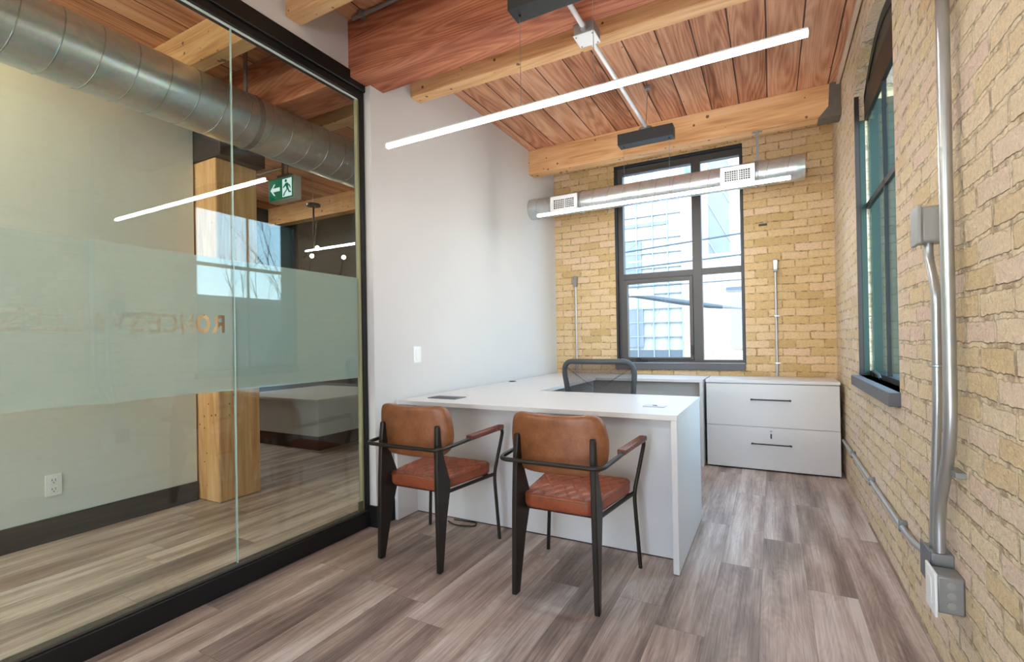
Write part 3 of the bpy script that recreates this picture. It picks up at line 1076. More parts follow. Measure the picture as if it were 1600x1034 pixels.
# added fill strip, out of view, washes the hall wall with warm light
o = thing('hall_fill_strip', 'added warm fill strip on the hall ceiling left of the large duct, out of view', 'lamp', (-3.35, 0.1, 2.955))
MB().box(-3.39, -3.31, -0.6, 0.82, 2.965, ZC).build('housing', M['white_metal'], o, 0.004)
MB().box(-3.38, -3.32, -0.58, 0.80, 2.955, 2.965).build('diffuser', M['fill_warm'], o)
localise(o)

o = thing('hall_fill_strip', 'added white fill strip on the hall ceiling near the reception counter, out of view', 'lamp', (-5.7, 3.1, 2.985))  # unseen strip added to brighten the counter area
MB().box(-5.75, -5.65, 2.45, 3.75, 3.0, ZC).build('housing', M['white_metal'], o, 0.004)
MB().box(-5.74, -5.66, 2.47, 3.73, 2.985, 3.0).build('diffuser', M['fill_hall'], o)
localise(o)
o = thing('hall_end_fill', 'added long white fill panel on the end wall of the hall, out of view', 'lamp', (-3.0, YN, 2.15))  # unseen panel added to light the hall wall, floor and post
MB().box(-3.6, -2.4, YN, YN + 0.05, 2.12, 2.30).build('housing', M['white_metal'], o, 0.004)
MB().box(-3.58, -2.42, YN + 0.05, YN + 0.06, 2.14, 2.28).build('diffuser', M['fill_hall'], o)
localise(o)
for (yy, zz, lab) in ((3.42, 3.02, 'upper thin conduit across the hall ceiling near the exit sign'), (3.12, 3.025, 'lower thin conduit across the hall ceiling near the exit sign')):
    o = MB().cyl((-6.28, yy, zz), (-4.1 if yy > 3.3 else -4.35, yy, zz), 0.013, 10).build('hall_conduit', M['steel_dull'])
    tag(o, lab, 'conduit')

# ------------------------------------------------------------------ office: LED pendants
def led(label, x0, x1, y, z, cx0, cx1, cz, hook):
    t = thing('linear_pendant', label, 'lamp', ((x0 + x1) / 2, y, z), 'slim linear pendant lamps')
    MB().box(x0, x1, y - 0.010, y + 0.010, z + 0.009, z + 0.015).build('housing', M['white_metal'], t)
    MB().box(x0 + 0.004, x1 - 0.004, y - 0.009, y + 0.009, z - 0.009, z + 0.009).build('diffuser', M['led'], t)
    for xa in (x0, x1 - 0.004):
        MB().box(xa, xa + 0.004, y - 0.010, y + 0.010, z - 0.010, z + 0.015).build('end_cap', M['steel_dull'], t)
    can = MB().box(cx0, cx1, y - 0.05, y + 0.05, cz, cz + 0.085).build('canopy', M['charcoal'], t, 0.003)
    for x in (cx0 + 0.035, cx1 - 0.035):
        MB().cyl((x, y, z + 0.015), (x, y, cz), 0.0014, 6).build('wire', M['steel_dull'], t)
        MB().cyl((x, y, cz - 0.008), (x, y, cz), 0.006, 10).build('wire_gripper', M['dark'], can)
    hx, hy = hook
    mx = (cx0 + cx1) / 2
    MB().lathe([(0.05, 0), (0.05, 0.022), (0.03, 0.03)], (mx, y, cz + 0.085), 20).build('hub', M['steel_dull'], t)
    MB().cyl((mx, y, cz + 0.10), (hx, hy, ZC - 0.03), 0.0025, 6).build('suspension_cable', M['steel_dull'], t)
    MB().box(hx - 0.02, hx + 0.02, hy - 0.02, hy + 0.02, ZC - 0.03, ZC).build('ceiling_hook', M['steel_dull'], t, 0.004)
    localise(t)


led('slim glowing linear pendant lamp nearest the camera, above the armchairs', -1.735, 0.128, 1.90, 2.135, -0.99, -0.585, 2.555, (-0.80, 1.88))
led('slim glowing linear pendant lamp in front of the small duct by the window', -1.715, 0.13, 3.68, 2.165, -1.01, -0.605, 2.592, (-0.80, 3.74))

# ceiling conduit
o = thing('ceiling_conduit', 'white steel conduit with square junction box under the ceiling beams', 'conduit', (-0.79, 2.35, 2.65))
MB().cyl((-0.795, 1.90, 2.668), (-0.795, 2.30, 2.668), 0.0125, 14).build('pipe', M['white_metal'], o)
MB().cyl((-0.795, 2.40, 2.668), (-0.80, 3.68, 2.70), 0.0125, 14).build('pipe', M['white_metal'], o)
jb = MB().box(-0.85, -0.745, 2.29, 2.395, 2.643, 2.70).build('junction_box', M['steel_dull'], o, 0.004)
cp = MB().box(-0.853, -0.742, 2.287, 2.398, 2.637, 2.643).build('cover_plate', M['white_metal'], jb, 0.004)
for x in (-0.84, -0.755):
    for y in (2.30, 2.385):
        MB().cyl((x, y, 2.634), (x, y, 2.637), 0.004, 8).build('screw', M['steel_dull'], cp)
MB().cyl((-0.795, 2.265, 2.668), (-0.795, 2.29, 2.668), 0.018, 14).build('connector', M['steel'], o)
MB().cyl((-0.795, 2.395, 2.668), (-0.795, 2.42, 2.669), 0.018, 14).build('connector', M['steel'], o)
localise(o)

# conduit at the top of the wide beam
o = thing('beam_conduit', 'thin grey conduit along the top of the wide reddish beam', 'conduit', (-1.8, 2.06, 3.0))
MB().cyl((XL + 0.01, 2.063, 3.022), (0.49, 2.063, 3.022), 0.012, 12).build('pipe', M['steel_dull'], o)
MB().box(-2.07, -2.04, 2.045, 2.085, 3.0, ZC).build('clip', M['steel_dull'], o, 0.003)
localise(o)

# ------------------------------------------------------------------ office duct
o = thing('supply_duct', 'small round duct with two white grilles hanging before the window', 'duct', (-0.95, 4.45, 2.35))
CZ, CY, CR = 2.452, 4.45, 0.1
MB().cyl((XL + 0.002, CY, CZ), (0.20, CY, CZ), CR, 40).build('duct_pipe', M['duct'], o)
b = MB()
for i in range(16):
    x = XL + 0.10 + i * 0.145
    b.tube([(x + 0.02 * math.sin(2 * PI * k / 28), CY + math.cos(2 * PI * k / 28) * (CR + 0.0005), CZ + math.sin(2 * PI * k / 28) * (CR + 0.0005)) for k in range(28)], 0.0022, 5, closed=True)
b.build('spiral_seam', M['duct_dark'], o)
# crimped end cap
b = MB()
n = 40
prof = [(0.18, 1.02), (0.20, 1.03), (0.215, 1.0), (0.24, 0.98), (0.25, 0.96)]
vs = []
for j, (x, s) in enumerate(prof):
    for k in range(n):
        a = 2 * PI * k / n
        cr = 1 + (0.025 * math.cos(a * 9) if j >= 2 else 0)
        vs.append((x, CY + math.cos(a) * CR * s * cr, CZ + math.sin(a) * CR * s * cr))
fs = []
for j in range(len(prof) - 1):
    for k in range(n):
        k2 = (k + 1) % n
        fs.append((j * n + k, j * n + k2, (j + 1) * n + k2, (j + 1) * n + k))
fs.append(tuple((len(prof) - 1) * n + k for k in range(n)))
fs.append(tuple(range(n)))
b.add(vs, fs)
b.build('end_cap', M['duct'], o)


def grille(x0, x1, z0, z1):
    yf = 4.325
    g = MB().box(x0 + 0.012, x1 - 0.012, yf + 0.008, CY - 0.02, z0 + 0.012, z1 - 0.012).build('grille_box', M['steel'], o, 0.003)
    b = MB()
    m = 0.034
    # frame
    b.box(x0, x1, yf, yf + 0.008, z1 - m, z1)
    b.box(x0, x1, yf, yf + 0.008, z0, z0 + m)
    b.box(x0, x0 + m, yf, yf + 0.008, z0 + m, z1 - m)
    b.box(x1 - m, x1, yf, yf + 0.008, z0 + m, z1 - m)
    nx, nz = 11, 5
    w = (x1 - x0 - 2 * m)
    h = (z1 - z0 - 2 * m)
    for i in range(1, nx):
        x = x0 + m + w * i / nx
        t_ = 0.0026 if i != 6 else 0.006
        b.box(x - t_, x + t_, yf + 0.001, yf + 0.007, z0 + m, z1 - m)
    for j in range(1, nz):
        z = z0 + m + h * j / nz
        b.box(x0 + m, x1 - m, yf + 0.001, yf + 0.007, z - 0.0026, z + 0.0026)
    b.build('grille_face', M['white_plastic'], g)
    MB().box(x0 + m, x1 - m, yf + 0.0075, yf + 0.008, z0 + m, z1 - m).build('gap_shade_plate', M['dark'], g)  # dark plate stands in for the shade behind the grille bars
    cl = MB()
    cl.tube([(x1 + 0.012, CY + math.cos(2 * PI * k / 28) * (CR + 0.003), CZ + math.sin(2 * PI * k / 28) * (CR + 0.003)) for k in range(28)], 0.008, 6, closed=True)
    cl.build('collar', M['duct_dark'], g)


grille(-1.875, -1.60, 2.355, 2.51)
grille(-0.352, -0.098, 2.36, 2.51)
b = MB()
b.box(-0.088, -0.068, CY - 0.001, CY + 0.001, CZ + CR * 0.9, 2.80)
b.box(-0.115, -0.04, CY - 0.02, CY + 0.02, 2.797, 2.80)
b.tube([(-0.078, CY + math.cos(2 * PI * k / 28) * (CR + 0.003), CZ + math.sin(2 * PI * k / 28) * (CR + 0.003)) for k in range(28)], 0.005, 6, closed=True)
b.build('hanger_strap', M['steel_dull'], o)
localise(o)

# ------------------------------------------------------------------ desk
DT, TH = 0.755, 0.025
dk = thing('desk', 'white front desk facing the two tan armchairs', 'desk', (-1.25, 2.8, 0))
MB().box(XL + 0.018, -0.40, 2.372, 3.20, DT - TH, DT).build('worktop', M['white_lam'], dk, 0.0015)
MB().box(-0.43, -0.402, 2.375, 3.195, 0.003, DT - TH).build('end_panel', M['white_lam'], dk, 0.0015)
MB().box(XL + 0.020, XL + 0.045, 2.345, 3.195, 0.003, DT - TH).build('end_panel', M['white_lam'], dk, 0.0015)
MB().box(XL + 0.045, -0.43, 2.535, 2.555, 0.006, DT - TH).build('modesty_panel', M['white_lam'], dk, 0.0015)
b = MB()
b.box(-0.43, -0.402, 2.38, 3.19, 0, 0.003)
b.box(XL + 0.02, XL + 0.045, 2.35, 3.19, 0, 0.003)
b.box(XL + 0.045, -0.43, 2.538, 2.552, 0, 0.006)
b.build('foot_strip', M['dark'], dk)
localise(dk)

rt = thing('desk_return', 'white desk return running along the white wall behind the front desk', 'desk', (-1.8, 3.9, 0))
MB().box(XL + 0.018, -1.50, 3.203, 4.478, DT - TH, DT).build('worktop', M['white_lam'], rt, 0.0015)
MB().box(XL + 0.020, XL + 0.045, 3.22, 4.47, 0, DT - TH).build('back_panel', M['white_lam'], rt, 0.0015)
MB().box(XL + 0.05, -1.52, 4.44, 4.465, 0, DT - TH).build('end_panel', M['white_lam'], rt, 0.0015)
localise(rt)

cr = thing('credenza', 'white credenza under the far window, at the end of the U-shaped desk', 'desk', (-1.3, 4.75, 0))
MB().box(XL + 0.018, -0.535, 4.48, 5.015, DT - TH, DT).build('worktop', M['white_lam'], cr, 0.0015)
MB().box(-0.563, -0.537, 4.482, 5.012, 0, DT - TH).build('end_panel', M['white_lam'], cr, 0.0015)
MB().box(XL + 0.05, XL + 0.075, 4.482, 5.012, 0, DT - TH).build('end_panel', M['white_lam'], cr, 0.0015)
MB().box(XL + 0.075, -0.563, 4.53, 4.55, 0.02, DT - TH).build('modesty_panel', M['shaded_panel'], cr, 0.0015)
localise(cr)

# things on / in the desk
o = thing('desk_grommet', 'dark rectangular cable grommet on the front desk near the white wall', 'grommet', (-1.88, 2.6, DT))
MB().box(-1.995, -1.775, 2.53, 2.655, DT, DT + 0.005).build('plate', M['slate_plate'], o, 0.002)
MB().box(-1.98, -1.79, 2.545, 2.60, DT + 0.005, DT + 0.0065).build('flap', M['charcoal'], o, 0.001)
localise(o)
o = thing('desk_grommet', 'small round dark cable grommet on the desk return by the white wall', 'grommet', (-2.06, 3.83, DT))
MB().lathe([(0.034, 0), (0.034, 0.003), (0.03, 0.005)], (-2.06, 3.83, DT), 24).build('ring', M['charcoal'], o)
MB().lathe([(0.024, 0), (0.024, 0.0015)], (-2.06, 3.83, DT + 0.005), 20).build('cap', M['dark'], o)
localise(o)
o = thing('power_module', 'small steel power flap at the right end of the front desk', 'power module', (-0.56, 2.67, DT))
MB().box(-0.62, -0.505, 2.625, 2.69, DT, DT + 0.004).build('plate', M['steel'], o, 0.0015)
MB().box(-0.575, -0.55, 2.655, 2.675, DT + 0.004, DT + 0.0055).build('finger_pull', M['dark'], o, 0.0005)
localise(o)
o = MB().tube(fillet([(-1.80, 2.47, 0.004), (-1.72, 2.43, 0.004), (-1.60, 2.47, 0.004), (-1.62, 2.525, 0.004), (-1.78, 2.505, 0.004)], 0.05, 8), 0.0035, 8).build('power_cable', M['dark'])
tag(o, 'black cable loop lying on the floor under the front desk', 'cable')

# ------------------------------------------------------------------ lateral file cabinet
fc_ = thing('file_cabinet', 'white two-drawer lateral file cabinet in the brick corner', 'cabinet', (-0.02, 4.78, 0))
CX0, CX1, CYF, CYB = -0.515, 0.460, 4.54, 5.02
MB().box(CX0 - 0.004, CX1 + 0.004, CYF - 0.004, CYB, 0.730, 0.755).build('top', M['white_lam'], fc_, 0.0015)
MB().box(CX0, CX1, CYF + 0.022, CYB - 0.004, 0.02, 0.728).build('body', M['white_lam'], fc_, 0.0015)
MB().box(CX0 + 0.01, CX1 - 0.01, CYF + 0.03, CYB - 0.01, 0, 0.02).build('plinth', M['dark'], fc_)
for (z0, z1, hz_) in ((0.3685, 0.7235, 0.597), (0.014, 0.3655, 0.229)):
    d = MB().box(CX0, CX1, CYF, CYF + 0.02, z0, z1).build('drawer', M['white_lam'], fc_, 0.0015)
    b = MB()
    b.cyl((-0.165, CYF - 0.03, hz_), (0.125, CYF - 0.03, hz_), 0.0055, 12)
    for x in (-0.155, 0.115):
        b.cyl((x, CYF - 0.03, hz_), (x, CYF, hz_), 0.005, 10)
    for x in (-0.168, 0.118):
        b.cyl((x, CYF - 0.03, hz_), (x + 0.01, CYF - 0.03, hz_), 0.008, 12)
    b.build('handle', M['charcoal'], d)
    if z0 < 0.1:
        lk = MB().cyl((-0.02, CYF - 0.008, 0.338), (-0.02, CYF, 0.338), 0.013, 20).build('lock', M['steel'], d)
        b = MB()
        b.box(-0.023, -0.017, CYF - 0.03, CYF - 0.008, 0.333, 0.343)
        b.box(-0.026, -0.014, CYF - 0.033, CYF - 0.029, 0.28, 0.32)
        b.build('key', M['charcoal'], lk, 0.001)
localise(fc_)

# ------------------------------------------------------------------ tan armchairs
def rounded(pts, radii, n=6):
    out = []
    m = len(pts)
    for i in range(m):
        a, b_, c = Vector(pts[i - 1]), Vector(pts[i]), Vector(pts[(i + 1) % m])
        u, v = (a - b_).normalized(), (c - b_).normalized()
        r = radii[i]
        p0, p1 = b_ + u * r, b_ + v * r
        for k in range(n + 1):
            t = k / n
            out.append(tuple(p0 * (1 - t) ** 2 + b_ * 2 * t * (1 - t) + p1 * t * t))
    return out


def resample(poly, step):
    out = []
    m = len(poly)
    for i in range(m):
        a, b_ = Vector(poly[i]), Vector(poly[(i + 1) % m])
        L = (b_ - a).length
        k = max(1, int(round(L / step)))
        for j in range(k):
            out.append(tuple(a + (b_ - a) * j / k))
    return out


def make_armchair(label):
    t = thing('armchair', label, 'chair', (0, 0, 0), 'tan leather armchairs')
    # seat
    ol = rounded([(-0.168, -0.20), (0.168, -0.20), (0.222, 0.225), (-0.222, 0.225)], [0.06, 0.06, 0.05, 0.05])
    ol = resample([(x, y) for x, y in ol], 0.006)
    zb, zt = 0.376, 0.443
    rings = [(0.9, 0.0), (0.975, 0.003), (0.995, 0.012), (1.0, 0.025), (1.0, 0.05)]
    prof = [(1.0, 0.052), (0.992, 0.060), (0.975, 0.0645)]
    ns = 34
    prof += [(0.975 * (1 - i / ns), 0.0655 + 0.008 * (1 - (1 - i / ns) ** 2)) for i in range(1, ns)]
    rings += prof

    def seat_fn(x, y, d, s):
        z = zb + d
        if d > 0.0646:
            p_ = 0.062
            a = ((x + y * 0.62) / p_) % 1.0
            c = ((x - y * 0.62) / p_) % 1.0
            da = min(a, 1 - a) * p_
            dc = min(c, 1 - c) * p_
            g = min(da, dc)
            z -= 0.0055 * math.exp(-(g / 0.0065) ** 2)
            z += 0.002
        return (x, y + 0.0, z)
    MB().rings(ol, rings, seat_fn).build('seat', M['leather'], t, 0, 60)
    b = MB()
    b.tube([(x * 1.002, y * 1.002, zb + 0.0535) for x, y in ol[::3]], 0.0028, 6, closed=True)
    b.build('piping', M['leather_back'], t.children[0])
    # backrest
    bo = rounded([(-0.205, 0.130), (0.205, 0.130), (0.232, -0.02), (0.196, -0.137), (-0.196, -0.137), (-0.232, -0.02)], [0.055, 0.055, 0.07, 0.075, 0.075, 0.07], 7)
    bo = resample(bo, 0.012)

    def back_fn(x, z, d, s):
        y = -0.238 + d + 0.95 * x * x - 0.10 * (z)
        zz = 0.68 + z - (0.012 * (1 - (x / 0.22) ** 2) if z > 0.08 else 0)
        return (x, y, zz)
    MB().rings(bo, [(0.3, -0.002), (0.6, -0.001), (0.85, 0.0), (0.955, 0.003), (0.99, 0.010), (1.0, 0.020), (1.0, 0.036), (0.99, 0.046), (0.955, 0.055), (0.85, 0.062), (0.6, 0.067), (0.3, 0.069)], back_fn).build('backrest', M['leather_back'], t, 0, 70)
    # tapered blade legs at the rear
    for sx in (-1, 1):
        prof = [(-0.250, 0.0), (-0.216, 0.0), (-0.168, 0.24), (-0.128, 0.375), (-0.126, 0.42), (-0.172, 0.53), (-0.205, 0.63), (-0.212, 0.70), (-0.220, 0.712), (-0.232, 0.708), (-0.240, 0.63), (-0.248, 0.42)]
        b = MB()
        th = 0.012
        toe = 0.10
        vs = []
        for y, z in prof:
            xi = 0.190 - toe * (y + 0.25) - 0.012 * (z / 0.7)
            vs.append((sx * (xi - th), y, z))
        for y, z in prof:
            xi = 0.190 - toe * (y + 0.25) - 0.012 * (z / 0.7)
            vs.append((sx * (xi + th), y, z))
        n = len(prof)
        fs = [tuple(range(n)), tuple(range(2 * n - 1, n - 1, -1))] + [(i, i + n, (i + 1) % n + n, (i + 1) % n) for i in range(n)]
        b.add(vs, fs)
        b.build('leg', M['chair_metal'], t, 0.005, 25)
        lgc = t.children[-1] if False else None
        # screw plate on the back
        b = MB()
        b.tube([(sx * 0.176, -0.226, 0.625), (sx * 0.176, -0.224, 0.705)], 0.011, 10)
        b.build('back_bracket', M['chair_metal'], t, 0.0)
    # continuous arm tube with front legs
    def arm_z(y):
        return 0.607 + (y + 0.28) * 0.045
    path = [(-0.246, 0.25, 0.0), (-0.224, 0.238, 0.365), (-0.276, 0.262, arm_z(0.26)), (-0.250, 0.0, arm_z(0.0)), (-0.232, -0.292, 0.607)]
    full = path + [(-x, y, z) for (x, y, z) in reversed(path)]
    b = MB().tube(fillet(full, 0.05, 8), 0.0095, 12)
    b.build('arm_tube', M['chair_metal'], t)
    # seat frame
    b = MB()
    for sx in (-1, 1):
        b.tube([(sx * 0.172, -0.16, 0.366), (sx * 0.222, 0.238, 0.366)], 0.010, 8)
    b.tube([(-0.215, 0.20, 0.366), (0.215, 0.20, 0.366)], 0.009, 8)
    b.tube([(-0.172, -0.15, 0.366), (0.172, -0.15, 0.366)], 0.009, 8)
    b.build('seat_frame', M['chair_metal'], t)
    # wooden arm pads
    for sx in (-1, 1):
        b = MB()
        ya, yb2 = -0.045, 0.245
        xa, xb = 0.243, 0.272
        w, h = 0.018, 0.024
        vs = []
        for (y, x) in ((ya, xa), (yb2, xb)):
            z = arm_z(y) - 0.004
            vs += [(sx * (x - w), y, z), (sx * (x + w), y, z), (sx * (x + w), y, z + h), (sx * (x - w), y, z + h)]
        b.add(vs, [(0, 1, 2, 3), (7, 6, 5, 4), (0, 4, 5, 1), (1, 5, 6, 2), (2, 6, 7, 3), (3, 7, 4, 0)])
        b.build('arm_pad', M['arm_wood'], t, 0.004)
    return t


def copy_tree(o, parent=None):
    c = o.copy()
    COL.objects.link(c)
    if parent is not None:
        c.parent = parent
    for ch in o.children:
        copy_tree(ch, c)
    return c


ch1 = make_armchair('tan leather armchair with black metal legs nearer the glass partition')
ch2 = copy_tree(ch1)
ch2['label'] = 'tan leather armchair with black metal legs nearer the brick wall, right of the other armchair'
ch1.location = (-1.628, 2.135, 0)
ch2.location = (-0.832, 2.13, 0)

# ------------------------------------------------------------------ office chair
oc = thing('office_chair', 'black mesh-backed swivel office chair behind the front desk', 'chair', (-1.10, 3.72, 0))
bo = rounded([(-0.235, 0.965), (0.235, 0.965), (0.262, 0.90), (0.225, 0.58), (0.16, 0.53), (-0.16, 0.53), (-0.225, 0.58), (-0.262, 0.90)], [0.05, 0.05, 0.04, 0.05, 0.05, 0.05, 0.05, 0.04], 6)


def oc_fn(x, z):
    # back leans toward the viewer at the top, wraps forward at the sides
    return (x, -0.36 - 0.18 * (z - 0.6) + 0.55 * x * x, z)


tb = MB().tube([oc_fn(x, z) for x, z in resample(bo, 0.03)], 0.019, 10, closed=True)
frame = tb.build('back_frame', M['chair_plastic'], oc)
inner = resample(bo, 0.03)
cz_ = 0.76
m_ = MB()
nr = 8
vs, fs = [], []
for j in range(nr + 1):
    s = 0.985 * (1 - j / nr)
    for (x, z) in inner:
        X, Z = x * s, cz_ + (z - cz_) * s
        vs.append(oc_fn(X, Z))
n = len(inner)
for j in range(nr):
    for k in range(n):
        k2 = (k + 1) % n
        fs.append((j * n + k, j * n + k2, (j + 1) * n + k2, (j + 1) * n + k))
m_.add(vs, fs)
m_.build('mesh_back', M['mesh_fabric'], oc, 0, 60)
b = MB()
b.tube(fillet([(0, -0.39, 0.66), (0, -0.42, 0.52), (0, -0.34, 0.42), (0, -0.05, 0.42)], 0.08), 0.022, 10)
b.tube(fillet([(-0.2, -0.345, 0.60), (0, -0.40, 0.58), (0.2, -0.345, 0.60)], 0.1), 0.014, 8)
b.build('back_support', M['chair_plastic'], oc)
so = rounded([(-0.22, -0.24), (0.22, -0.24), (0.245, 0.24), (-0.245, 0.24)], [0.09] * 4, 7)
MB().rings(so, [(0.9, 0), (0.99, 0.01), (1.0, 0.03), (0.985, 0.055), (0.93, 0.068), (0.6, 0.074), (0.2, 0.072)], lambda x, y, d, s: (x, y, 0.43 + d)).build('seat', M['fabric'], oc, 0, 60)
MB().lathe([(0.045, 0.09), (0.045, 0.2), (0.028, 0.21), (0.028, 0.42), (0.09, 0.425), (0.09, 0.43)], (0, 0, 0), 20).build('gas_column', M['black'], oc)
for k in range(5):
    a = 2 * PI * k / 5 + 0.3
    c, s = math.cos(a), math.sin(a)
    MB().tube([(c * 0.03, s * 0.03, 0.125), (c * 0.29, s * 0.29, 0.085)], 0.02, 8, radii=[0.026, 0.015]).build('base_arm', M['chair_plastic'], oc)
    ca = MB()
    px, py = c * 0.29, s * 0.29
    for sd in (-1, 1):
        ca.cyl((px - s * 0.012 * sd, py + c * 0.012 * sd, 0.028), (px - s * 0.026 * sd, py + c * 0.026 * sd, 0.028), 0.028, 16)
    ca.cyl((px, py, 0.04), (px, py, 0.085), 0.009, 8)
    ca.cyl((px - s * 0.02, py + c * 0.02, 0.03), (px + s * 0.02, py - c * 0.02, 0.03), 0.012, 8)
    ca.build('caster', M['black'], oc)

# ------------------------------------------------------------------ wall fittings
o = thing('light_switch', 'white rocker light switch on the white wall', 'switch', (XL, 2.606, 0.98))
MB().box(XL, XL + 0.006, 2.566, 2.646, 0.983, 1.095).build('cover_plate', M['white_plastic'], o, 0.002)
MB().box(XL + 0.006, XL + 0.011, 2.588, 2.624, 1.005, 1.073).build('rocker', M['white_plastic'], o, 0.003)
localise(o)


def back_conduit(label, x, zt, zb, cover):
    o = thing('wall_conduit', label, 'conduit', (x, YB, zb), 'thin steel conduits on the far brick wall')
    MB().cyl((x, YB - 0.02, zb), (x, YB - 0.02, zt - 0.10), 0.0105, 12).build('pipe', M['steel'], o)
    b_ = MB()
    b_.prism(rounded([(x - 0.017, zt - 0.115), (x + 0.017, zt - 0.115), (x + 0.024, zt), (x - 0.024, zt)], [0.006, 0.006, 0.018, 0.018], 5), 'y', YB - 0.052, YB - 0.001)
    bx = b_.build('elbow_box', M['steel_dull'], o, 0.004)
    MB().prism(rounded([(x - 0.013, zt - 0.095), (x + 0.013, zt - 0.095), (x + 0.018, zt - 0.01), (x - 0.018, zt - 0.01)], [0.005, 0.005, 0.012, 0.012], 5), 'y', YB - 0.055, YB - 0.052).build('cover', cover, bx)
    for z in (zb + 0.12, zb + 0.55):
        MB().box(x - 0.016, x + 0.030, YB - 0.032, YB, z - 0.008, z + 0.008).build('strap', M['steel'], o, 0.002)
    localise(o)


back_conduit('thin steel conduit on far brick wall left of the window', -1.895, 1.82, 0.757, M['steel_dull'])
back_conduit('thin steel conduit on far brick wall rising from the file cabinet', 0.038, 1.825, 0.757, M['white_metal'])
o = MB().box(-0.09, -0.02, YB - 0.006, YB + 0.001, 2.145, 2.165).build('wall_plug', M['charcoal'])
tag(o, 'short dark slot cover on far brick wall right of the window', 'plug')

o = thing('riser_conduit', 'tall thick steel conduit pair member rising up the right brick wall to the ceiling', 'conduit', (0.465, 1.9, 0.4))
o['label'] = 'thick tall steel conduit climbing the right brick wall to the ceiling'
MB().tube(fillet([(0.462, 1.868, ZC), (0.462, 1.876, 0.80), (0.462, 2.015, 0.56), (0.462, 2.015, 0.42)], 0.12, 8), 0.0165, 16).build('pipe', M['steel'], o)
for z in (2.4, 0.70):
    MB().box(0.470, XR + 0.003, 1.86 if z > 1 else 1.875, 1.93 if z > 1 else 1.96, z - 0.009, z + 0.009).build('strap', M['steel_dull'], o, 0.002)
localise(o)

o = thing('wall_conduit', 'short thinner conduit with a grey box on top, beside the thick conduit', 'conduit', (0.465, 2.05, 0.4))
MB().tube(fillet([(0.455, 2.035, 1.42), (0.455, 2.03, 1.36), (0.455, 1.965, 1.26), (0.455, 1.975, 0.9), (0.455, 2.03, 0.55), (0.455, 2.05, 0.41)], 0.05, 8), 0.0125, 14).build('pipe', M['steel'], o)
bx = MB().box(0.428, XR, 1.99, 2.075, 1.415, 1.53).build('elbow_box', M['grey_box'], o, 0.008)
MB().box(0.418, 0.430, 1.985, 2.08, 1.41, 1.535).build('cover', M['grey_box'], bx, 0.004)
MB().tube([(0.455 + 0.018 * math.cos(2 * PI * k / 16), 1.972 + 0.018 * math.sin(2 * PI * k / 16), 1.02) for k in range(16)], 0.005, 6, closed=True).build('strap', M['steel'], o)
localise(o)

o = thing('baseboard_conduit', 'sloping horizontal conduit low along the right brick wall', 'conduit', (0.48, 3.5, 0.3))
MB().tube(fillet([(0.478, 4.535, 0.302), (0.478, 2.50, 0.292), (0.465, 2.30, 0.33), (0.455, 2.10, 0.375)], 0.12, 8), 0.0125, 12).build('pipe', M['steel'], o)
for y in (4.05, 3.35, 2.62):
    MB().box(0.466, XR, y - 0.009, y + 0.009, 0.274, 0.322).build('strap', M['steel_dull'], o, 0.003)
localise(o)

o = thing('junction_box', 'square steel box with slate cover where the right wall conduits meet', 'box', (0.45, 2.06, 0.31))
MB().box(0.436, XR, 2.0, 2.10, 0.318, 0.418).build('body', M['steel_dull'], o, 0.004)
MB().box(0.431, 0.436, 1.992, 2.105, 0.312, 0.425).build('cover_plate', M['slate_plate'], o, 0.002)
localise(o)
o = thing('wall_outlet', 'white outlet on a steel box under the thick conduit at the right brick wall', 'outlet', (0.45, 1.95, 0.26))
bd = MB().box(0.428, XR, 1.905, 1.985, 0.272, 0.385).build('steel_box', M['steel_dull'], o, 0.006)
for z in (0.30, 0.33, 0.36):
    MB().cyl((0.462, 1.903, z), (0.462, 1.905, z), 0.011, 16).build('knockout', M['grey_box'], bd)
pl = MB().box(0.421, 0.428, 1.893, 1.998, 0.262, 0.395).build('cover_plate', M['white_plastic'], o, 0.002)
MB().box(0.418, 0.421, 1.925, 1.965, 0.288, 0.370).build('socket', M['white_plastic'], pl, 0.002)
localise(o)

# ------------------------------------------------------------------ outside
struct(MB().box(-40, 40, -12, 40, -4.2, -4.0), 'ground', M['asphalt'])
o = thing('building', 'pale building with gridded glazing seen through the far window', 'building', (-2.2, 10.2, -4))
MB().box(-8, -1.53, 10.0, 14, -4, 5.2).build('glazed_wall', M['ext_glass'], o, 0, 0)
MB().box(-1.525, -1.295, 9.95, 14, -4, 3.95).build('brick_pier', M['ext_brick'], o, 0, 0)
MB().box(-1.29, 6, 9.98, 14, -4, 2.33).build('brick_wall', M['ext_cream'], o, 0, 0)
MB().box(-1.29, 6, 10.3, 14, 2.33, 7).build('upper_wall', M['pale_wall'], o, 0, 0)
MB().box(-8, -1.53, 9.94, 10.0, 0.72, 0.89).build('lower_band', M['ext_dark'], o, 0, 0)
MB().box(-8, -1.53, 9.94, 10.0, 3.60, 3.72).build('head_band', M['mullion'], o, 0, 0)
MB().box(-8, -1.78, 9.96, 10.0, 3.40, 3.47).build('sign_band', M['ext_grey'], o, 0, 0)
MB().box(-8, -2.30, 9.95, 10.0, 0.95, 1.75).build('shade_panel', M['ext_grey'], o, 0, 0)
MB().box(-8, -2.32, 9.95, 10.0, 2.25, 3.1).build('shade_panel', M['ext_grey'], o, 0, 0)
for x in (-3.05, -2.73, -2.41, -2.09, -1.80, -1.535):
    MB().box(x - 0.010, x + 0.010, 9.93, 10.0, 0.75, 4.6).build('mullion', M['mullion'], o, 0, 0)
for z in (1.16, 1.45, 1.73, 2.03, 2.21, 2.55, 2.85, 3.14, 3.9, 4.2):
    MB().box(-8, -1.53, 9.94, 10.0, z - 0.009, z + 0.009).build('transom', M['mullion'], o, 0, 0)
MB().box(-1.06, -0.69, 10.25, 10.31, 2.75, 7).build('metal_panel', M['ext_grey'], o, 0, 0)
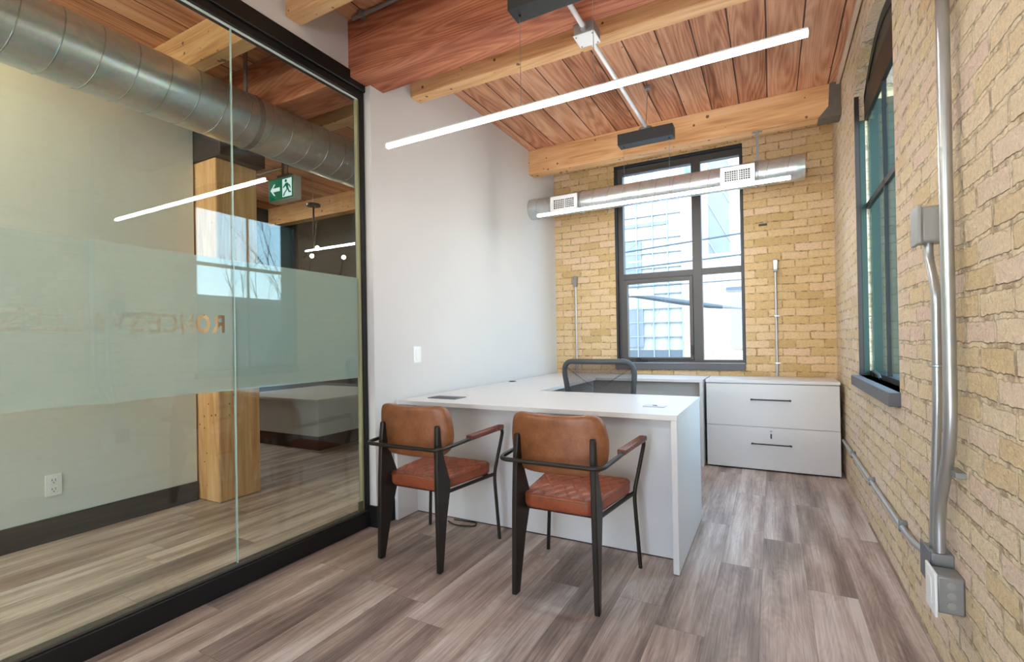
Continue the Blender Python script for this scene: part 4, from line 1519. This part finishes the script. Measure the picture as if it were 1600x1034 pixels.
for i in range(5):
    z0 = 2.2 + i * 0.75
    MB().tube([(-0.66, 10.24, z0), (-1.08, 10.24, z0 + 0.85)], 0.010, 6).build('panel_brace', M['mullion'], o)
MB().box(-0.66, -0.3, 9.93, 9.98, 0.9, 1.9).build('building_window', M['ext_grey'], o, 0, 0)
MB().box(-0.74, -0.3, 9.92, 9.98, 1.98, 2.06).build('building_lintel', M['ext_dark'], o, 0, 0)
localise(o)
for i, (a, c, r, lab) in enumerate([
        ((-6, 8, 2.33), (4, 8, 2.94), 0.014, 'thin street cable across the far window, the topmost strand'),
        ((-6, 8, 2.13), (4, 8, 2.53), 0.013, 'thin street cable across the far window, middle strand above the transom'),
        ((-6, 8, 1.93), (4, 8, 2.02), 0.008, 'thin street cable across the far window, just below the transom')]):
    o = MB().tube([a, c], r, 6).build('street_cable', M['cable'])
    tag(o, lab, 'cable', 'street cables outside the far window')
o = MB().tube([(-6, 8.3, 2.18), (-2.7, 8.3, 1.90), (-2.08, 8.3, 1.865), (-1.35, 8.3, 1.72), (-0.87, 8.3, 1.63), (-0.44, 8.3, 1.57), (4, 8.3, 1.3)], 0.03, 8, radii=[0.02, 0.025, 0.035, 0.045, 0.04, 0.014, 0.012]).build('street_cable', M['cable'])
tag(o, 'thick sagging street cable bundle across the lower far window', 'cable', 'street cables outside the far window')


def tree(name, label, base, height, seed, spread=0.5, levels=4, r0=0.06, reach=1.1):
    rnd = random.Random(seed)
    b = MB()

    def grow(p, d, L, r, lv):
        pts = [p]
        q = p.copy()
        dd = d.copy()
        for _ in range(3):
            dd = (dd + Vector((rnd.uniform(-1, 1), rnd.uniform(-1, 1), rnd.uniform(-0.3, 0.6))) * 0.16).normalized()
            off = Vector((q.x - base[0], q.y - base[1], 0))
            if off.length > reach * 0.8:
                dd = (dd - off.normalized() * 0.9 + Vector((0, 0, 0.35))).normalized()
            q = q + dd * (L / 3)
            pts.append(q.copy())
        b.tube(pts, r, 5, radii=[r, r * 0.85, r * 0.72, r * 0.55])
        if lv == 0:
            return
        for _ in range(rnd.choice((2, 3, 3))):
            k = rnd.choice((1, 2, 3))
            nd = (dd + Vector((rnd.uniform(-1, 1), rnd.uniform(-1, 1), rnd.uniform(-0.1, 0.8))) * spread * 1.3).normalized()
            grow(pts[k], nd, L * rnd.uniform(0.6, 0.85), r * 0.5, lv - 1)
    grow(Vector(base), Vector((0, 0, 1)), height, r0, levels)
    o = b.build(name, M['bark'], None, 0, 60)
    return tag(o, label, 'tree')


tree('bare_tree', 'bare winter tree outside the far window, in front of the pale building', (-1.78, 6.65, -4), 3.0, 5, 0.5, 5, 0.04, 0.85)
tree('bare_tree', 'bare winter tree reflected in the glass partition against blue sky', (4.2, 5.3, -4), 3.6, 11, 0.55, 5, 0.09, 2.2)
o = thing('neighbour_building', 'grey low building beyond the right window, seen only in reflection', 'building', (13, 14, -4))
MB().box(9, 22, 6, 22, -4, 2.3).build('wall', M['ext_dark'], o, 0, 0)
MB().box(8.9, 22.1, 5.9, 22.1, 2.3, 2.5).build('parapet', M['ext_grey'], o, 0, 0)
localise(o)
